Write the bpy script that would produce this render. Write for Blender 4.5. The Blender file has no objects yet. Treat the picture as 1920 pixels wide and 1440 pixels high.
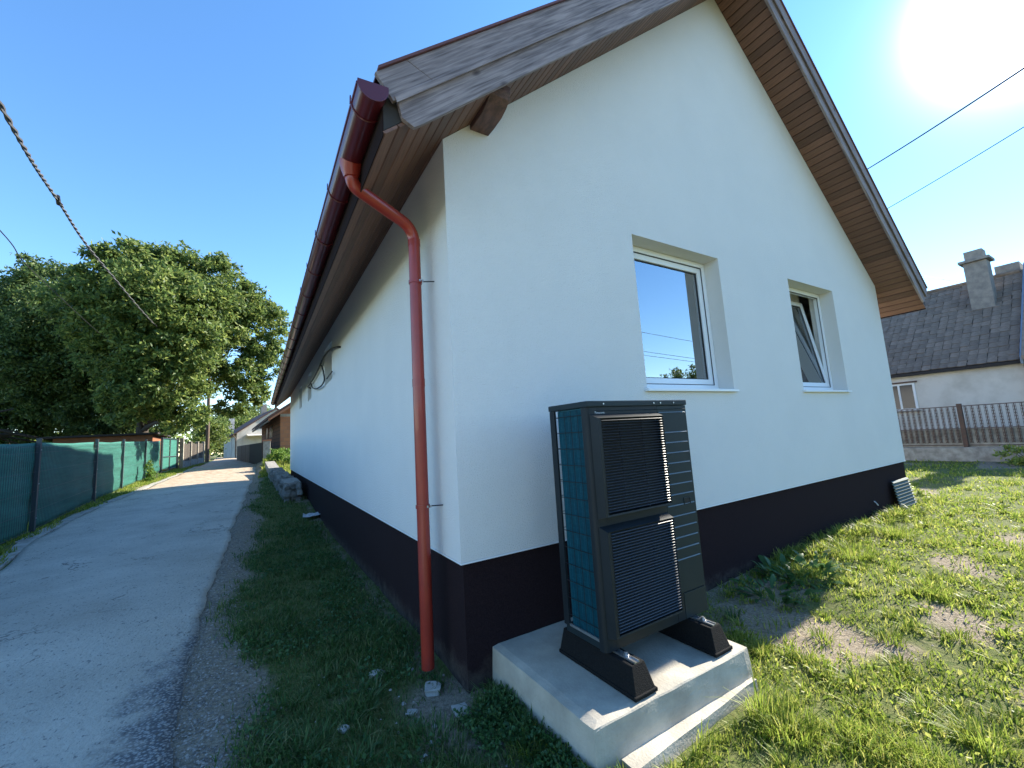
import bpy, bmesh, math, random
import numpy as np
from mathutils import Matrix, Vector
random.seed(7); rng = np.random.default_rng(11)
PI = math.pi; rad = math.radians
scene = bpy.context.scene

# ------------------------------------------------------------------ camera
CAM = (777.536, 0.5525483508737742, 0.12351434195376876, 0.0611088927975024, -1.19949615, -2.75, 0.84782182)
def cam_axes():
    f_, yaw, pi_, ro, cx, cy, cz = CAM
    f = np.array([math.sin(yaw)*math.cos(pi_), math.cos(yaw)*math.cos(pi_), math.sin(pi_)])
    r = np.array([math.cos(yaw), -math.sin(yaw), 0.0]); d = np.cross(f, r)
    r2 = math.cos(ro)*r + math.sin(ro)*d; d2 = -math.sin(ro)*r + math.cos(ro)*d
    return r2, d2, f
_r, _d, _f = cam_axes()
cam_data = bpy.data.cameras.new('camera'); cam = bpy.data.objects.new('camera', cam_data)
scene.collection.objects.link(cam)
cam.matrix_world = Matrix(((_r[0], -_d[0], -_f[0], CAM[4]), (_r[1], -_d[1], -_f[1], CAM[5]), (_r[2], -_d[2], -_f[2], CAM[6]), (0, 0, 0, 1)))
cam_data.sensor_width = 36.0; cam_data.lens = CAM[0]*36.0/1920.0; cam_data.clip_start = .05; cam_data.clip_end = 3000
scene.camera = cam

# ------------------------------------------------------------------ sky, sun, exposure
SUN_EL, SUN_AZ = 32.0, 87.3
world = bpy.data.worlds.new('World'); scene.world = world; world.use_nodes = True
wn = world.node_tree; bg = wn.nodes['Background']
sky = wn.nodes.new('ShaderNodeTexSky'); sky.sky_type = 'NISHITA'; sky.sun_disc = False
sky.sun_elevation = rad(SUN_EL); sky.sun_rotation = rad(SUN_AZ)
sky.altitude = 200; sky.air_density = 1.0; sky.dust_density = 0.0; sky.ozone_density = 3.0
hsw = wn.nodes.new('ShaderNodeHueSaturation'); hsw.inputs['Saturation'].default_value = 1.16
wn.links.new(sky.outputs[0], hsw.inputs['Color']); bg.inputs[1].default_value = 0.13
# sun glare painted into the sky colour as glow lobes round the sun direction
_sun = (math.sin(rad(SUN_AZ))*math.cos(rad(SUN_EL)), math.cos(rad(SUN_AZ))*math.cos(rad(SUN_EL)), math.sin(rad(SUN_EL)))
wtc = wn.nodes.new('ShaderNodeTexCoord'); wnm = wn.nodes.new('ShaderNodeVectorMath'); wnm.operation = 'NORMALIZE'; wn.links.new(wtc.outputs['Generated'], wnm.inputs[0])
wdt = wn.nodes.new('ShaderNodeVectorMath'); wdt.operation = 'DOT_PRODUCT'; wdt.inputs[1].default_value = _sun; wn.links.new(wnm.outputs[0], wdt.inputs[0])
wmx = wn.nodes.new('ShaderNodeMath'); wmx.operation = 'MAXIMUM'; wmx.inputs[1].default_value = 0.0; wn.links.new(wdt.outputs['Value'], wmx.inputs[0])
acc = hsw.outputs[0]
for pw, amp, colr in ((700, 50.0, (1, .98, .93)), (300, 8.0, (1, .98, .95)), (60, .7, (.85, .95, 1.0))):
    p_ = wn.nodes.new('ShaderNodeMath'); p_.operation = 'POWER'; p_.inputs[1].default_value = pw; wn.links.new(wmx.outputs[0], p_.inputs[0])
    sc_ = wn.nodes.new('ShaderNodeVectorMath'); sc_.operation = 'SCALE'; sc_.inputs[0].default_value = tuple(amp*c for c in colr); wn.links.new(p_.outputs[0], sc_.inputs['Scale'])
    ad_ = wn.nodes.new('ShaderNodeVectorMath'); ad_.operation = 'ADD'; wn.links.new(acc, ad_.inputs[0]); wn.links.new(sc_.outputs[0], ad_.inputs[1]); acc = ad_.outputs[0]
wn.links.new(acc, bg.inputs[0])
sd = bpy.data.lights.new('sun', 'SUN'); sd.energy = 4.8; sd.angle = rad(.53); sd.color = (1, .93, .80)
so = bpy.data.objects.new('sun', sd); scene.collection.objects.link(so)
sv = Vector((math.sin(rad(SUN_AZ))*math.cos(rad(SUN_EL)), math.cos(rad(SUN_AZ))*math.cos(rad(SUN_EL)), math.sin(rad(SUN_EL))))
so.rotation_euler = sv.to_track_quat('Z', 'Y').to_euler(); so.location = (20, 2, 14)
scene.view_settings.view_transform = 'Standard'; scene.view_settings.look = 'None'
scene.view_settings.exposure = 1.6; scene.view_settings.gamma = 1.0; scene.view_settings.use_curve_mapping = False
scene.render.engine = 'CYCLES'

COL = bpy.data.collections.new('place'); scene.collection.children.link(COL)

# ------------------------------------------------------------------ materials
def mat(name, col, rough=.8, metal=0.0, col2=None, nscale=8.0, stretch=(1, 1, 1), bump=0.0, bscale=60.0, detail=5, rnd=0.0, spec=.5, coat=0.0, contrast=(.35, .65), coords='Object', bdist=.01, isl=False):
    m = bpy.data.materials.new(name); m.use_nodes = True; nt = m.node_tree; N = nt.nodes; L = nt.links
    b = N['Principled BSDF']; b.inputs['Roughness'].default_value = rough; b.inputs['Metallic'].default_value = metal
    b.inputs['Specular IOR Level'].default_value = spec; b.inputs['Coat Weight'].default_value = coat
    b.inputs['Base Color'].default_value = (*col, 1)
    tc = N.new('ShaderNodeTexCoord'); mp = N.new('ShaderNodeMapping'); mp.inputs['Scale'].default_value = stretch
    L.new(tc.outputs[coords], mp.inputs[0])
    out = None
    if col2 is not None:
        n = N.new('ShaderNodeTexNoise'); n.inputs['Scale'].default_value = nscale; n.inputs['Detail'].default_value = detail; n.inputs['Roughness'].default_value = .6
        L.new(mp.outputs[0], n.inputs['Vector'])
        r = N.new('ShaderNodeMapRange'); r.inputs['From Min'].default_value = contrast[0]; r.inputs['From Max'].default_value = contrast[1]; L.new(n.outputs['Fac'], r.inputs['Value'])
        x = N.new('ShaderNodeMix'); x.data_type = 'RGBA'; x.inputs['A'].default_value = (*col, 1); x.inputs['B'].default_value = (*col2, 1)
        L.new(r.outputs[0], x.inputs['Factor']); out = x.outputs['Result']
    if rnd:
        hs = N.new('ShaderNodeHueSaturation')
        if out: L.new(out, hs.inputs['Color'])
        else: hs.inputs['Color'].default_value = (*col, 1)
        mr = N.new('ShaderNodeMapRange'); mr.inputs['To Min'].default_value = 1-rnd; mr.inputs['To Max'].default_value = 1+rnd
        if isl:
            g = N.new('ShaderNodeNewGeometry'); L.new(g.outputs['Random Per Island'], mr.inputs['Value'])
        else:
            g = N.new('ShaderNodeObjectInfo'); L.new(g.outputs['Random'], mr.inputs['Value'])
        L.new(mr.outputs[0], hs.inputs['Value']); out = hs.outputs[0]
    if out: L.new(out, b.inputs['Base Color'])
    if bump:
        n2 = N.new('ShaderNodeTexNoise'); n2.inputs['Scale'].default_value = bscale; n2.inputs['Detail'].default_value = 4
        L.new(mp.outputs[0], n2.inputs['Vector'])
        bp = N.new('ShaderNodeBump'); bp.inputs['Strength'].default_value = bump; bp.inputs['Distance'].default_value = bdist
        L.new(n2.outputs['Fac'], bp.inputs['Height']); L.new(bp.outputs[0], b.inputs['Normal'])
    return m

def foliage(name, c1, c2, c3, trans=.35, rough=.5):
    m = bpy.data.materials.new(name); m.use_nodes = True; nt = m.node_tree; N = nt.nodes; L = nt.links
    b = N['Principled BSDF']; b.inputs['Roughness'].default_value = rough; b.inputs['Specular IOR Level'].default_value = .35
    g = N.new('ShaderNodeNewGeometry'); cr = N.new('ShaderNodeValToRGB')
    cr.color_ramp.elements[0].color = (*c1, 1); cr.color_ramp.elements[1].color = (*c3, 1)
    e = cr.color_ramp.elements.new(.55); e.color = (*c2, 1)
    L.new(g.outputs['Random Per Island'], cr.inputs[0]); L.new(cr.outputs[0], b.inputs['Base Color'])
    t = N.new('ShaderNodeBsdfTranslucent'); gm = N.new('ShaderNodeGamma'); gm.inputs[1].default_value = .82
    L.new(cr.outputs[0], gm.inputs[0]); L.new(gm.outputs[0], t.inputs[0])
    ms = N.new('ShaderNodeMixShader'); ms.inputs[0].default_value = trans
    L.new(b.outputs[0], ms.inputs[1]); L.new(t.outputs[0], ms.inputs[2]); L.new(ms.outputs[0], N['Material Output'].inputs[0])
    return m

M = {}
M['stucco'] = mat('stucco', (.745, .725, .69), .9, col2=(.705, .69, .66), nscale=1.3, bump=1.0, bscale=95, bdist=.010, contrast=(.3, .7))
M['reveal'] = mat('reveal_plaster', (.66, .64, .60), .9, bump=.4, bscale=110, bdist=.004)
M['plinth'] = mat('plinth_plaster', (.013, .006, .0078), .95, spec=.2, col2=(.022, .012, .0135), nscale=120, bump=.6, bscale=240, bdist=.005)
M['board'] = mat('stained_board', (.20, .095, .060), .6, col2=(.10, .05, .036), nscale=5, stretch=(9, .8, 9), bump=.2, bscale=20, rnd=.28, contrast=(.3, .75))
M['barge'] = mat('weathered_barge_wood', (.34, .28, .272), .65, col2=(.185, .145, .145), nscale=3.5, stretch=(1.2, 7, 5), bump=.3, bscale=14, rnd=.12, detail=8)
def rake_wood(name, ang):
    m = bpy.data.materials.new(name); m.use_nodes = True; nt = m.node_tree; N = nt.nodes; L = nt.links; b = N['Principled BSDF']; b.inputs['Roughness'].default_value = .7; b.inputs['Specular IOR Level'].default_value = .3
    tc = N.new('ShaderNodeTexCoord')
    def mp_(sx, sz):
        mp = N.new('ShaderNodeMapping'); mp.vector_type = 'TEXTURE'; mp.inputs['Rotation'].default_value = (0, ang, 0); mp.inputs['Scale'].default_value = (1/sx, .1, 1/sz); L.new(tc.outputs['Object'], mp.inputs[0]); return mp.outputs[0]
    n = N.new('ShaderNodeTexNoise'); n.inputs['Scale'].default_value = 7; n.inputs['Detail'].default_value = 10; n.inputs['Distortion'].default_value = .35; L.new(mp_(.45, 9), n.inputs['Vector'])
    cr = N.new('ShaderNodeValToRGB'); cr.color_ramp.elements[0].position = .30; cr.color_ramp.elements[0].color = (.115, .088, .088, 1); cr.color_ramp.elements[1].position = .66; cr.color_ramp.elements[1].color = (.31, .252, .245, 1); L.new(n.outputs['Fac'], cr.inputs[0])
    v = N.new('ShaderNodeTexVoronoi'); v.inputs['Scale'].default_value = 1.0; L.new(mp_(2.0, 4.2), v.inputs['Vector'])
    r = N.new('ShaderNodeMapRange'); r.inputs['From Min'].default_value = .05; r.inputs['From Max'].default_value = .12; L.new(v.outputs['Distance'], r.inputs['Value'])
    x = N.new('ShaderNodeMix'); x.data_type = 'RGBA'; L.new(r.outputs[0], x.inputs['Factor']); x.inputs['A'].default_value = (.06, .04, .038, 1); L.new(cr.outputs[0], x.inputs['B'])
    n3 = N.new('ShaderNodeTexNoise'); n3.inputs['Scale'].default_value = 2.2; n3.inputs['Detail'].default_value = 4; L.new(tc.outputs['Object'], n3.inputs['Vector'])
    hs = N.new('ShaderNodeHueSaturation'); mr = N.new('ShaderNodeMapRange'); mr.inputs['To Min'].default_value = .72; mr.inputs['To Max'].default_value = 1.3; L.new(n3.outputs['Fac'], mr.inputs['Value']); L.new(mr.outputs[0], hs.inputs['Value']); L.new(x.outputs['Result'], hs.inputs['Color']); L.new(hs.outputs[0], b.inputs['Base Color'])
    bp = N.new('ShaderNodeBump'); bp.inputs['Strength'].default_value = .35; bp.inputs['Distance'].default_value = .005; L.new(n.outputs['Fac'], bp.inputs['Height']); L.new(bp.outputs[0], b.inputs['Normal'])
    return m
_SL = math.atan((6.850-3.171)/(8.470/2))
M['barge0'] = rake_wood('barge_wood_left_rake', -_SL); M['barge1'] = rake_wood('barge_wood_right_rake', _SL)
M['beam'] = mat('dark_beam_wood', (.16, .085, .07), .6, col2=(.075, .042, .036), nscale=6, stretch=(4, 1, 8), bump=.25, bscale=30)
M['fascia'] = mat('dark_stained_fascia', (.020, .011, .010), .95, spec=.1)
M['gutter'] = mat('burgundy_metal', (.095, .009, .014), .33, col2=(.09, .012, .018), nscale=5, metal=0, coat=.25)
M['pipe'] = mat('red_pipe_metal', (.32, .032, .018), .36, col2=(.27, .027, .017), nscale=7, coat=.25)
M['rooftile'] = mat('red_roof_metal', (.13, .045, .038), .6)
M['steel'] = mat('galvanised_steel', (.55, .56, .57), .35, metal=.9, col2=(.4, .41, .42), nscale=20)
M['pvc'] = mat('white_window_frame', (.80, .81, .82), .3)
M['gasket'] = mat('dark_gasket', (.03, .03, .035), .6)
M['sill'] = mat('white_metal_sill', (.78, .80, .82), .3)
M['room'] = mat('room_plaster', (.82, .80, .76), .9)
M['dark'] = mat('charcoal_metal', (.010, .014, .017), .5, col2=(.013, .0175, .021), nscale=3, spec=.25)
M['panel'] = mat('charcoal_panel', (.011, .020, .024), .5, col2=(.014, .024, .028), nscale=2, spec=.25)
M['rib'] = mat('rib_highlight_tone', (.07, .085, .085), .3)  # paler than the panel: the ribs' sky highlight put into the colour
M['slat'] = mat('dark_plastic_slat', (.040, .044, .050), .30)
M['black'] = mat('black_void', (.006, .006, .007), .7)
M['coil'] = mat('teal_fin_coil', (.010, .125, .175), .45, col2=(.007, .085, .13), nscale=30, stretch=(1, 1, 3), metal=.2)
M['logo'] = mat('light_grey_print', (.42, .44, .45), .5)
M['rubber'] = mat('recycled_rubber', (.007, .007, .007), .98, col2=(.013, .013, .013), nscale=90, bump=.8, bscale=160, bdist=.006, spec=.2)
M['concrete'] = mat('cast_concrete', (.47, .425, .345), .9, col2=(.32, .29, .235), nscale=4, bump=.35, bscale=70, bdist=.008, detail=9)
M['concrete_old'] = mat('old_concrete', (.42, .39, .34), .95, col2=(.24, .22, .19), nscale=6, bump=.6, bscale=40, bdist=.01, detail=9)
M['stone'] = mat('rubble_stone', (.30, .28, .25), .95, col2=(.17, .16, .14), nscale=7, bump=.9, bscale=22, bdist=.02, rnd=.25, detail=9)
M['chalk'] = mat('pale_rubble', (.55, .52, .47), .95, col2=(.36, .33, .29), nscale=14, bump=.6, bscale=50, rnd=.2)
M['pebble'] = mat('gravel_grit', (.27, .235, .20), .95, rnd=.5, isl=True)
M['cloth'] = mat('green_shade_net', (.020, .115, .088), .7, col2=(.032, .165, .125), nscale=2.2, stretch=(.4, .4, 7), bump=.25, bscale=9, rnd=.08)
M['greymetal'] = mat('anthracite_post', (.045, .055, .06), .45)
M['wood_grey'] = mat('grey_weathered_board', (.17, .145, .12), .9, col2=(.09, .075, .06), nscale=5, stretch=(8, 8, .8), rnd=.25)
M['wood_brown'] = mat('brown_shed_board', (.27, .11, .05), .8, col2=(.15, .06, .03), nscale=4, stretch=(1, 1, 8), rnd=.2)
M['dark_felt'] = mat('dark_roof_felt', (.035, .03, .028), .9)
M['whitewash'] = mat('whitewashed_wall', (.64, .60, .53), .95, col2=(.45, .41, .34), nscale=1.2, bump=.4, bscale=12, detail=9, contrast=(.42, .75))
M['oldtile'] = mat('old_grey_tile', (.16, .112, .078), .95, col2=(.25, .19, .14), nscale=5, bump=.7, bscale=20, bdist=.01, rnd=.2, detail=8)
M['redtile'] = mat('weathered_red_tile', (.17, .075, .055), .9, col2=(.10, .055, .045), nscale=14, stretch=(1, 1, 3), bump=.5, bscale=30)
M['chimney'] = mat('cement_chimney', (.30, .27, .23), .95, col2=(.20, .18, .16), nscale=5, bump=.4, bscale=30)
M['glassy'] = mat('dark_far_window', (.03, .035, .04), .12)
M['bark'] = mat('walnut_bark', (.085, .066, .05), .95, col2=(.045, .036, .028), nscale=5, stretch=(6, 6, 1), bump=.9, bscale=18, bdist=.02)
M['polewood'] = mat('pole_wood', (.16, .11, .075), .9, col2=(.09, .065, .05), nscale=4, stretch=(8, 8, .6))
M['wire'] = mat('black_cable', (.02, .02, .022), .6)
M['wiregrey'] = mat('grey_twisted_cable', (.10, .095, .09), .6)
M['paper'] = mat('dirty_white_paper', (.7, .71, .72), .8, col2=(.4, .4, .4), nscale=14)
M['sheet'] = mat('grey_green_plastic_sheet', (.075, .105, .09), .5)
M['brownmetal'] = mat('rusty_brown_metal', (.075, .05, .04), .7, col2=(.12, .06, .04), nscale=12)
M['terrac'] = mat('terracotta_trim', (.35, .15, .08), .8)
M['bluetrim'] = mat('blue_grey_trim', (.22, .28, .36), .6)
M['curtain'] = mat('net_curtain', (.78, .78, .75), .9)
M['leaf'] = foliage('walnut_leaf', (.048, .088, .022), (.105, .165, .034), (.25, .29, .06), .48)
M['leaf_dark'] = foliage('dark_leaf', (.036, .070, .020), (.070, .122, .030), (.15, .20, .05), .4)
M['leaf_bright'] = foliage('bright_leaf', (.07, .15, .025), (.12, .22, .03), (.22, .30, .05), .4)
M['leaf_yellow'] = foliage('yellow_green_leaf', (.12, .18, .03), (.22, .27, .045), (.32, .34, .07), .4)
M['grass'] = foliage('sunlit_tone_grass', (.09, .15, .016), (.21, .28, .028), (.42, .40, .09), .5)  # yard grass, sunlight put into its yellower colour
M['grass_shaded'] = foliage('shaded_tone_grass', (.042, .095, .022), (.078, .155, .032), (.22, .22, .09), .4)  # same grass, its darker colour stands for the shade it lies in
M['weed'] = foliage('dock_leaf', (.03, .085, .024), (.048, .12, .032), (.09, .16, .05), .28, .45)

def splash(m, c, z0, z1):
    nt = m.node_tree; N = nt.nodes; L = nt.links; b = N['Principled BSDF']; src = b.inputs['Base Color'].links[0].from_socket
    tc = N.new('ShaderNodeTexCoord'); sp = N.new('ShaderNodeSeparateXYZ'); L.new(tc.outputs['Object'], sp.inputs[0])
    n = N.new('ShaderNodeTexNoise'); n.inputs['Scale'].default_value = 9; n.inputs['Detail'].default_value = 8; n.inputs['Roughness'].default_value = .75; L.new(tc.outputs['Object'], n.inputs['Vector'])
    mr = N.new('ShaderNodeMapRange'); mr.inputs['From Min'].default_value = z1; mr.inputs['From Max'].default_value = z0; L.new(sp.outputs[2], mr.inputs['Value'])
    mu = N.new('ShaderNodeMath'); mu.operation = 'MULTIPLY'; L.new(mr.outputs[0], mu.inputs[0]); L.new(n.outputs['Fac'], mu.inputs[1])
    r2 = N.new('ShaderNodeMapRange'); r2.inputs['From Min'].default_value = .25; r2.inputs['From Max'].default_value = .62; L.new(mu.outputs[0], r2.inputs['Value'])
    x = N.new('ShaderNodeMix'); x.data_type = 'RGBA'; L.new(r2.outputs[0], x.inputs['Factor']); L.new(src, x.inputs['A']); x.inputs['B'].default_value = (*c, 1); L.new(x.outputs['Result'], b.inputs['Base Color'])
splash(M['plinth'], (.10, .08, .065), -.88, -.45)
def brick_mat(name, c1, c2, mortar, scale, bw=.5, rh=.25, ms=.02, squash=1):
    m = bpy.data.materials.new(name); m.use_nodes = True; nt = m.node_tree; N = nt.nodes; L = nt.links; b = N['Principled BSDF']
    b.inputs['Roughness'].default_value = .9
    tc = N.new('ShaderNodeTexCoord'); sp = N.new('ShaderNodeSeparateXYZ'); cb = N.new('ShaderNodeCombineXYZ'); ad = N.new('ShaderNodeMath')
    L.new(tc.outputs['Object'], sp.inputs[0]); L.new(sp.outputs[0], ad.inputs[0]); L.new(sp.outputs[1], ad.inputs[1]); L.new(ad.outputs[0], cb.inputs[0]); L.new(sp.outputs[2], cb.inputs[1])
    br = N.new('ShaderNodeTexBrick'); br.inputs['Color1'].default_value = (*c1, 1); br.inputs['Color2'].default_value = (*c2, 1); br.inputs['Mortar'].default_value = (*mortar, 1)
    br.inputs['Scale'].default_value = scale; br.inputs['Brick Width'].default_value = bw; br.inputs['Row Height'].default_value = rh; br.inputs['Mortar Size'].default_value = ms
    L.new(cb.outputs[0], br.inputs['Vector']); L.new(br.outputs['Color'], b.inputs['Base Color'])
    bp = N.new('ShaderNodeBump'); bp.inputs['Strength'].default_value = .6; bp.inputs['Distance'].default_value = .02; bp.invert = True
    L.new(br.outputs['Fac'], bp.inputs['Height']); L.new(bp.outputs[0], b.inputs['Normal'])
    return m
M['brick_side'] = brick_mat('brown_brick', (.23, .095, .055), (.16, .07, .045), (.05, .03, .025), 1, .5, .25, .02)
M['brick_front'] = brick_mat('orange_block_brick', (.48, .20, .09), (.40, .16, .08), (.33, .17, .10), 1, .38, .25, .012)

def glass_mat():
    m = bpy.data.materials.new('window_glass'); m.use_nodes = True; nt = m.node_tree; N = nt.nodes; L = nt.links
    gl = N.new('ShaderNodeBsdfGlossy'); gl.inputs['Roughness'].default_value = .004; gl.inputs['Color'].default_value = (.93, .97, 1, 1)
    tr = N.new('ShaderNodeBsdfTransparent'); tr.inputs['Color'].default_value = (.62, .68, .66, 1)
    fr = N.new('ShaderNodeFresnel'); fr.inputs[0].default_value = 4.2
    ms = N.new('ShaderNodeMixShader'); L.new(fr.outputs[0], ms.inputs[0]); L.new(tr.outputs[0], ms.inputs[1]); L.new(gl.outputs[0], ms.inputs[2])
    L.new(ms.outputs[0], N['Material Output'].inputs[0]); return m
M['glass'] = glass_mat()

# ground: dry soil with thin green cover
def ground_mat():
    m = bpy.data.materials.new('soil_and_turf'); m.use_nodes = True; nt = m.node_tree; N = nt.nodes; L = nt.links; b = N['Principled BSDF']; b.inputs['Roughness'].default_value = .97; b.inputs['Specular IOR Level'].default_value = .2
    tc = N.new('ShaderNodeTexCoord')
    def noise(s, d=6):
        n = N.new('ShaderNodeTexNoise'); n.inputs['Scale'].default_value = s; n.inputs['Detail'].default_value = d; n.inputs['Roughness'].default_value = .62; L.new(tc.outputs['Object'], n.inputs['Vector']); return n.outputs['Fac']
    def rng_(v, a, c):
        r = N.new('ShaderNodeMapRange'); r.inputs['From Min'].default_value = a; r.inputs['From Max'].default_value = c; L.new(v, r.inputs['Value']); return r.outputs[0]
    def mix(f, a, c):
        x = N.new('ShaderNodeMix'); x.data_type = 'RGBA'; L.new(f, x.inputs['Factor'])
        for s, k in ((a, 'A'), (c, 'B')):
            if isinstance(s, tuple): x.inputs[k].default_value = (*s, 1)
            else: L.new(s, x.inputs[k])
        return x.outputs['Result']
    soil = mix(rng_(noise(35), .35, .65), (.33, .27, .195), (.17, .135, .095))
    soil = mix(rng_(noise(160, 2), .60, .72), soil, (.50, .46, .38))
    turf = mix(rng_(noise(22), .35, .65), (.075, .105, .024), (.15, .155, .055))
    at = N.new('ShaderNodeAttribute'); at.attribute_name = 'turf'
    ma = N.new('ShaderNodeMath'); ma.operation = 'MULTIPLY_ADD'; L.new(noise(3.5), ma.inputs[0]); ma.inputs[1].default_value = 1.1; L.new(at.outputs['Fac'], ma.inputs[2])
    c = mix(rng_(ma.outputs[0], .95, 1.35), soil, turf)
    L.new(c, b.inputs['Base Color'])
    bp = N.new('ShaderNodeBump'); bp.inputs['Strength'].default_value = .8; bp.inputs['Distance'].default_value = .03; L.new(noise(45), bp.inputs['Height']); L.new(bp.outputs[0], b.inputs['Normal'])
    return m
M['ground'] = ground_mat()
def road_mat():
    m = bpy.data.materials.new('worn_asphalt'); m.use_nodes = True; nt = m.node_tree; N = nt.nodes; L = nt.links; b = N['Principled BSDF']; b.inputs['Roughness'].default_value = .88; b.inputs['Specular IOR Level'].default_value = .3
    tc = N.new('ShaderNodeTexCoord')
    def noise(s, d=6, st=(1, 1, 1)):
        mp = N.new('ShaderNodeMapping'); mp.inputs['Scale'].default_value = st; L.new(tc.outputs['Object'], mp.inputs[0])
        n = N.new('ShaderNodeTexNoise'); n.inputs['Scale'].default_value = s; n.inputs['Detail'].default_value = d; n.inputs['Roughness'].default_value = .65; L.new(mp.outputs[0], n.inputs['Vector']); return n.outputs['Fac']
    def rng_(v, a, c):
        r = N.new('ShaderNodeMapRange'); r.inputs['From Min'].default_value = a; r.inputs['From Max'].default_value = c; L.new(v, r.inputs['Value']); return r.outputs[0]
    def mix(f, a, c):
        x = N.new('ShaderNodeMix'); x.data_type = 'RGBA'; L.new(f, x.inputs['Factor'])
        for s, k in ((a, 'A'), (c, 'B')):
            if isinstance(s, tuple): x.inputs[k].default_value = (*s, 1)
            else: L.new(s, x.inputs[k])
        return x.outputs['Result']
    a = mix(rng_(noise(1.1, 8), .32, .68), (.44, .39, .32), (.60, .54, .45))
    a = mix(rng_(noise(55, 4), .60, .70), a, (.64, .59, .50))
    a = mix(rng_(noise(38, 5, (1, .6, 1)), .42, .33), a, (.20, .19, .18))
    vc = N.new('ShaderNodeTexVoronoi'); vc.feature = 'DISTANCE_TO_EDGE'; vc.inputs['Scale'].default_value = .8
    mpc = N.new('ShaderNodeMapping'); mpc.inputs['Scale'].default_value = (1, .55, 1); L.new(tc.outputs['Object'], mpc.inputs[0])
    wv = N.new('ShaderNodeTexNoise'); wv.inputs['Scale'].default_value = 3; wv.inputs['Detail'].default_value = 6; L.new(tc.outputs['Object'], wv.inputs['Vector'])
    va = N.new('ShaderNodeVectorMath'); va.operation = 'SCALE'; va.inputs['Scale'].default_value = .8; L.new(wv.outputs['Color'], va.inputs[0])
    vb = N.new('ShaderNodeVectorMath'); vb.operation = 'ADD'; L.new(mpc.outputs[0], vb.inputs[0]); L.new(va.outputs[0], vb.inputs[1]); L.new(vb.outputs[0], vc.inputs['Vector'])
    cm = N.new('ShaderNodeMath'); cm.operation = 'MULTIPLY'; L.new(rng_(vc.outputs['Distance'], .009, .002), cm.inputs[0]); L.new(rng_(noise(.9, 3), .46, .6), cm.inputs[1])
    a = mix(cm.outputs[0], a, (.13, .12, .11))
    # edge-worn darker aggregate near the right kerb, dusty earth further up the lane
    at = N.new('ShaderNodeAttribute'); at.attribute_name = 'edge'
    e = N.new('ShaderNodeMath'); e.operation = 'MULTIPLY_ADD'; L.new(noise(5, 7), e.inputs[0]); e.inputs[1].default_value = .9; L.new(at.outputs['Fac'], e.inputs[2])
    vor = N.new('ShaderNodeTexVoronoi'); vor.inputs['Scale'].default_value = 55; L.new(tc.outputs['Object'], vor.inputs['Vector'])
    agg = mix(rng_(vor.outputs['Distance'], .25, .6), (.42, .40, .37), (.13, .125, .125))
    a = mix(rng_(e.outputs[0], .98, 1.25), a, agg)
    ad = N.new('ShaderNodeAttribute'); ad.attribute_name = 'dust'
    e2 = N.new('ShaderNodeMath'); e2.operation = 'MULTIPLY_ADD'; L.new(noise(1.6, 7, (1, .35, 1)), e2.inputs[0]); e2.inputs[1].default_value = 1.0; L.new(ad.outputs['Fac'], e2.inputs[2])
    dust = mix(rng_(noise(4, 6), .4, .62), (.50, .42, .31), (.36, .25, .18))
    a = mix(rng_(e2.outputs[0], .85, 1.3), a, dust)
    L.new(a, b.inputs['Base Color'])
    bp = N.new('ShaderNodeBump'); bp.inputs['Strength'].default_value = 1.0; bp.inputs['Distance'].default_value = .03; L.new(noise(30, 7, (1, .7, 1)), bp.inputs['Height']); L.new(bp.outputs[0], b.inputs['Normal'])
    return m
M['road'] = road_mat()

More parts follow.
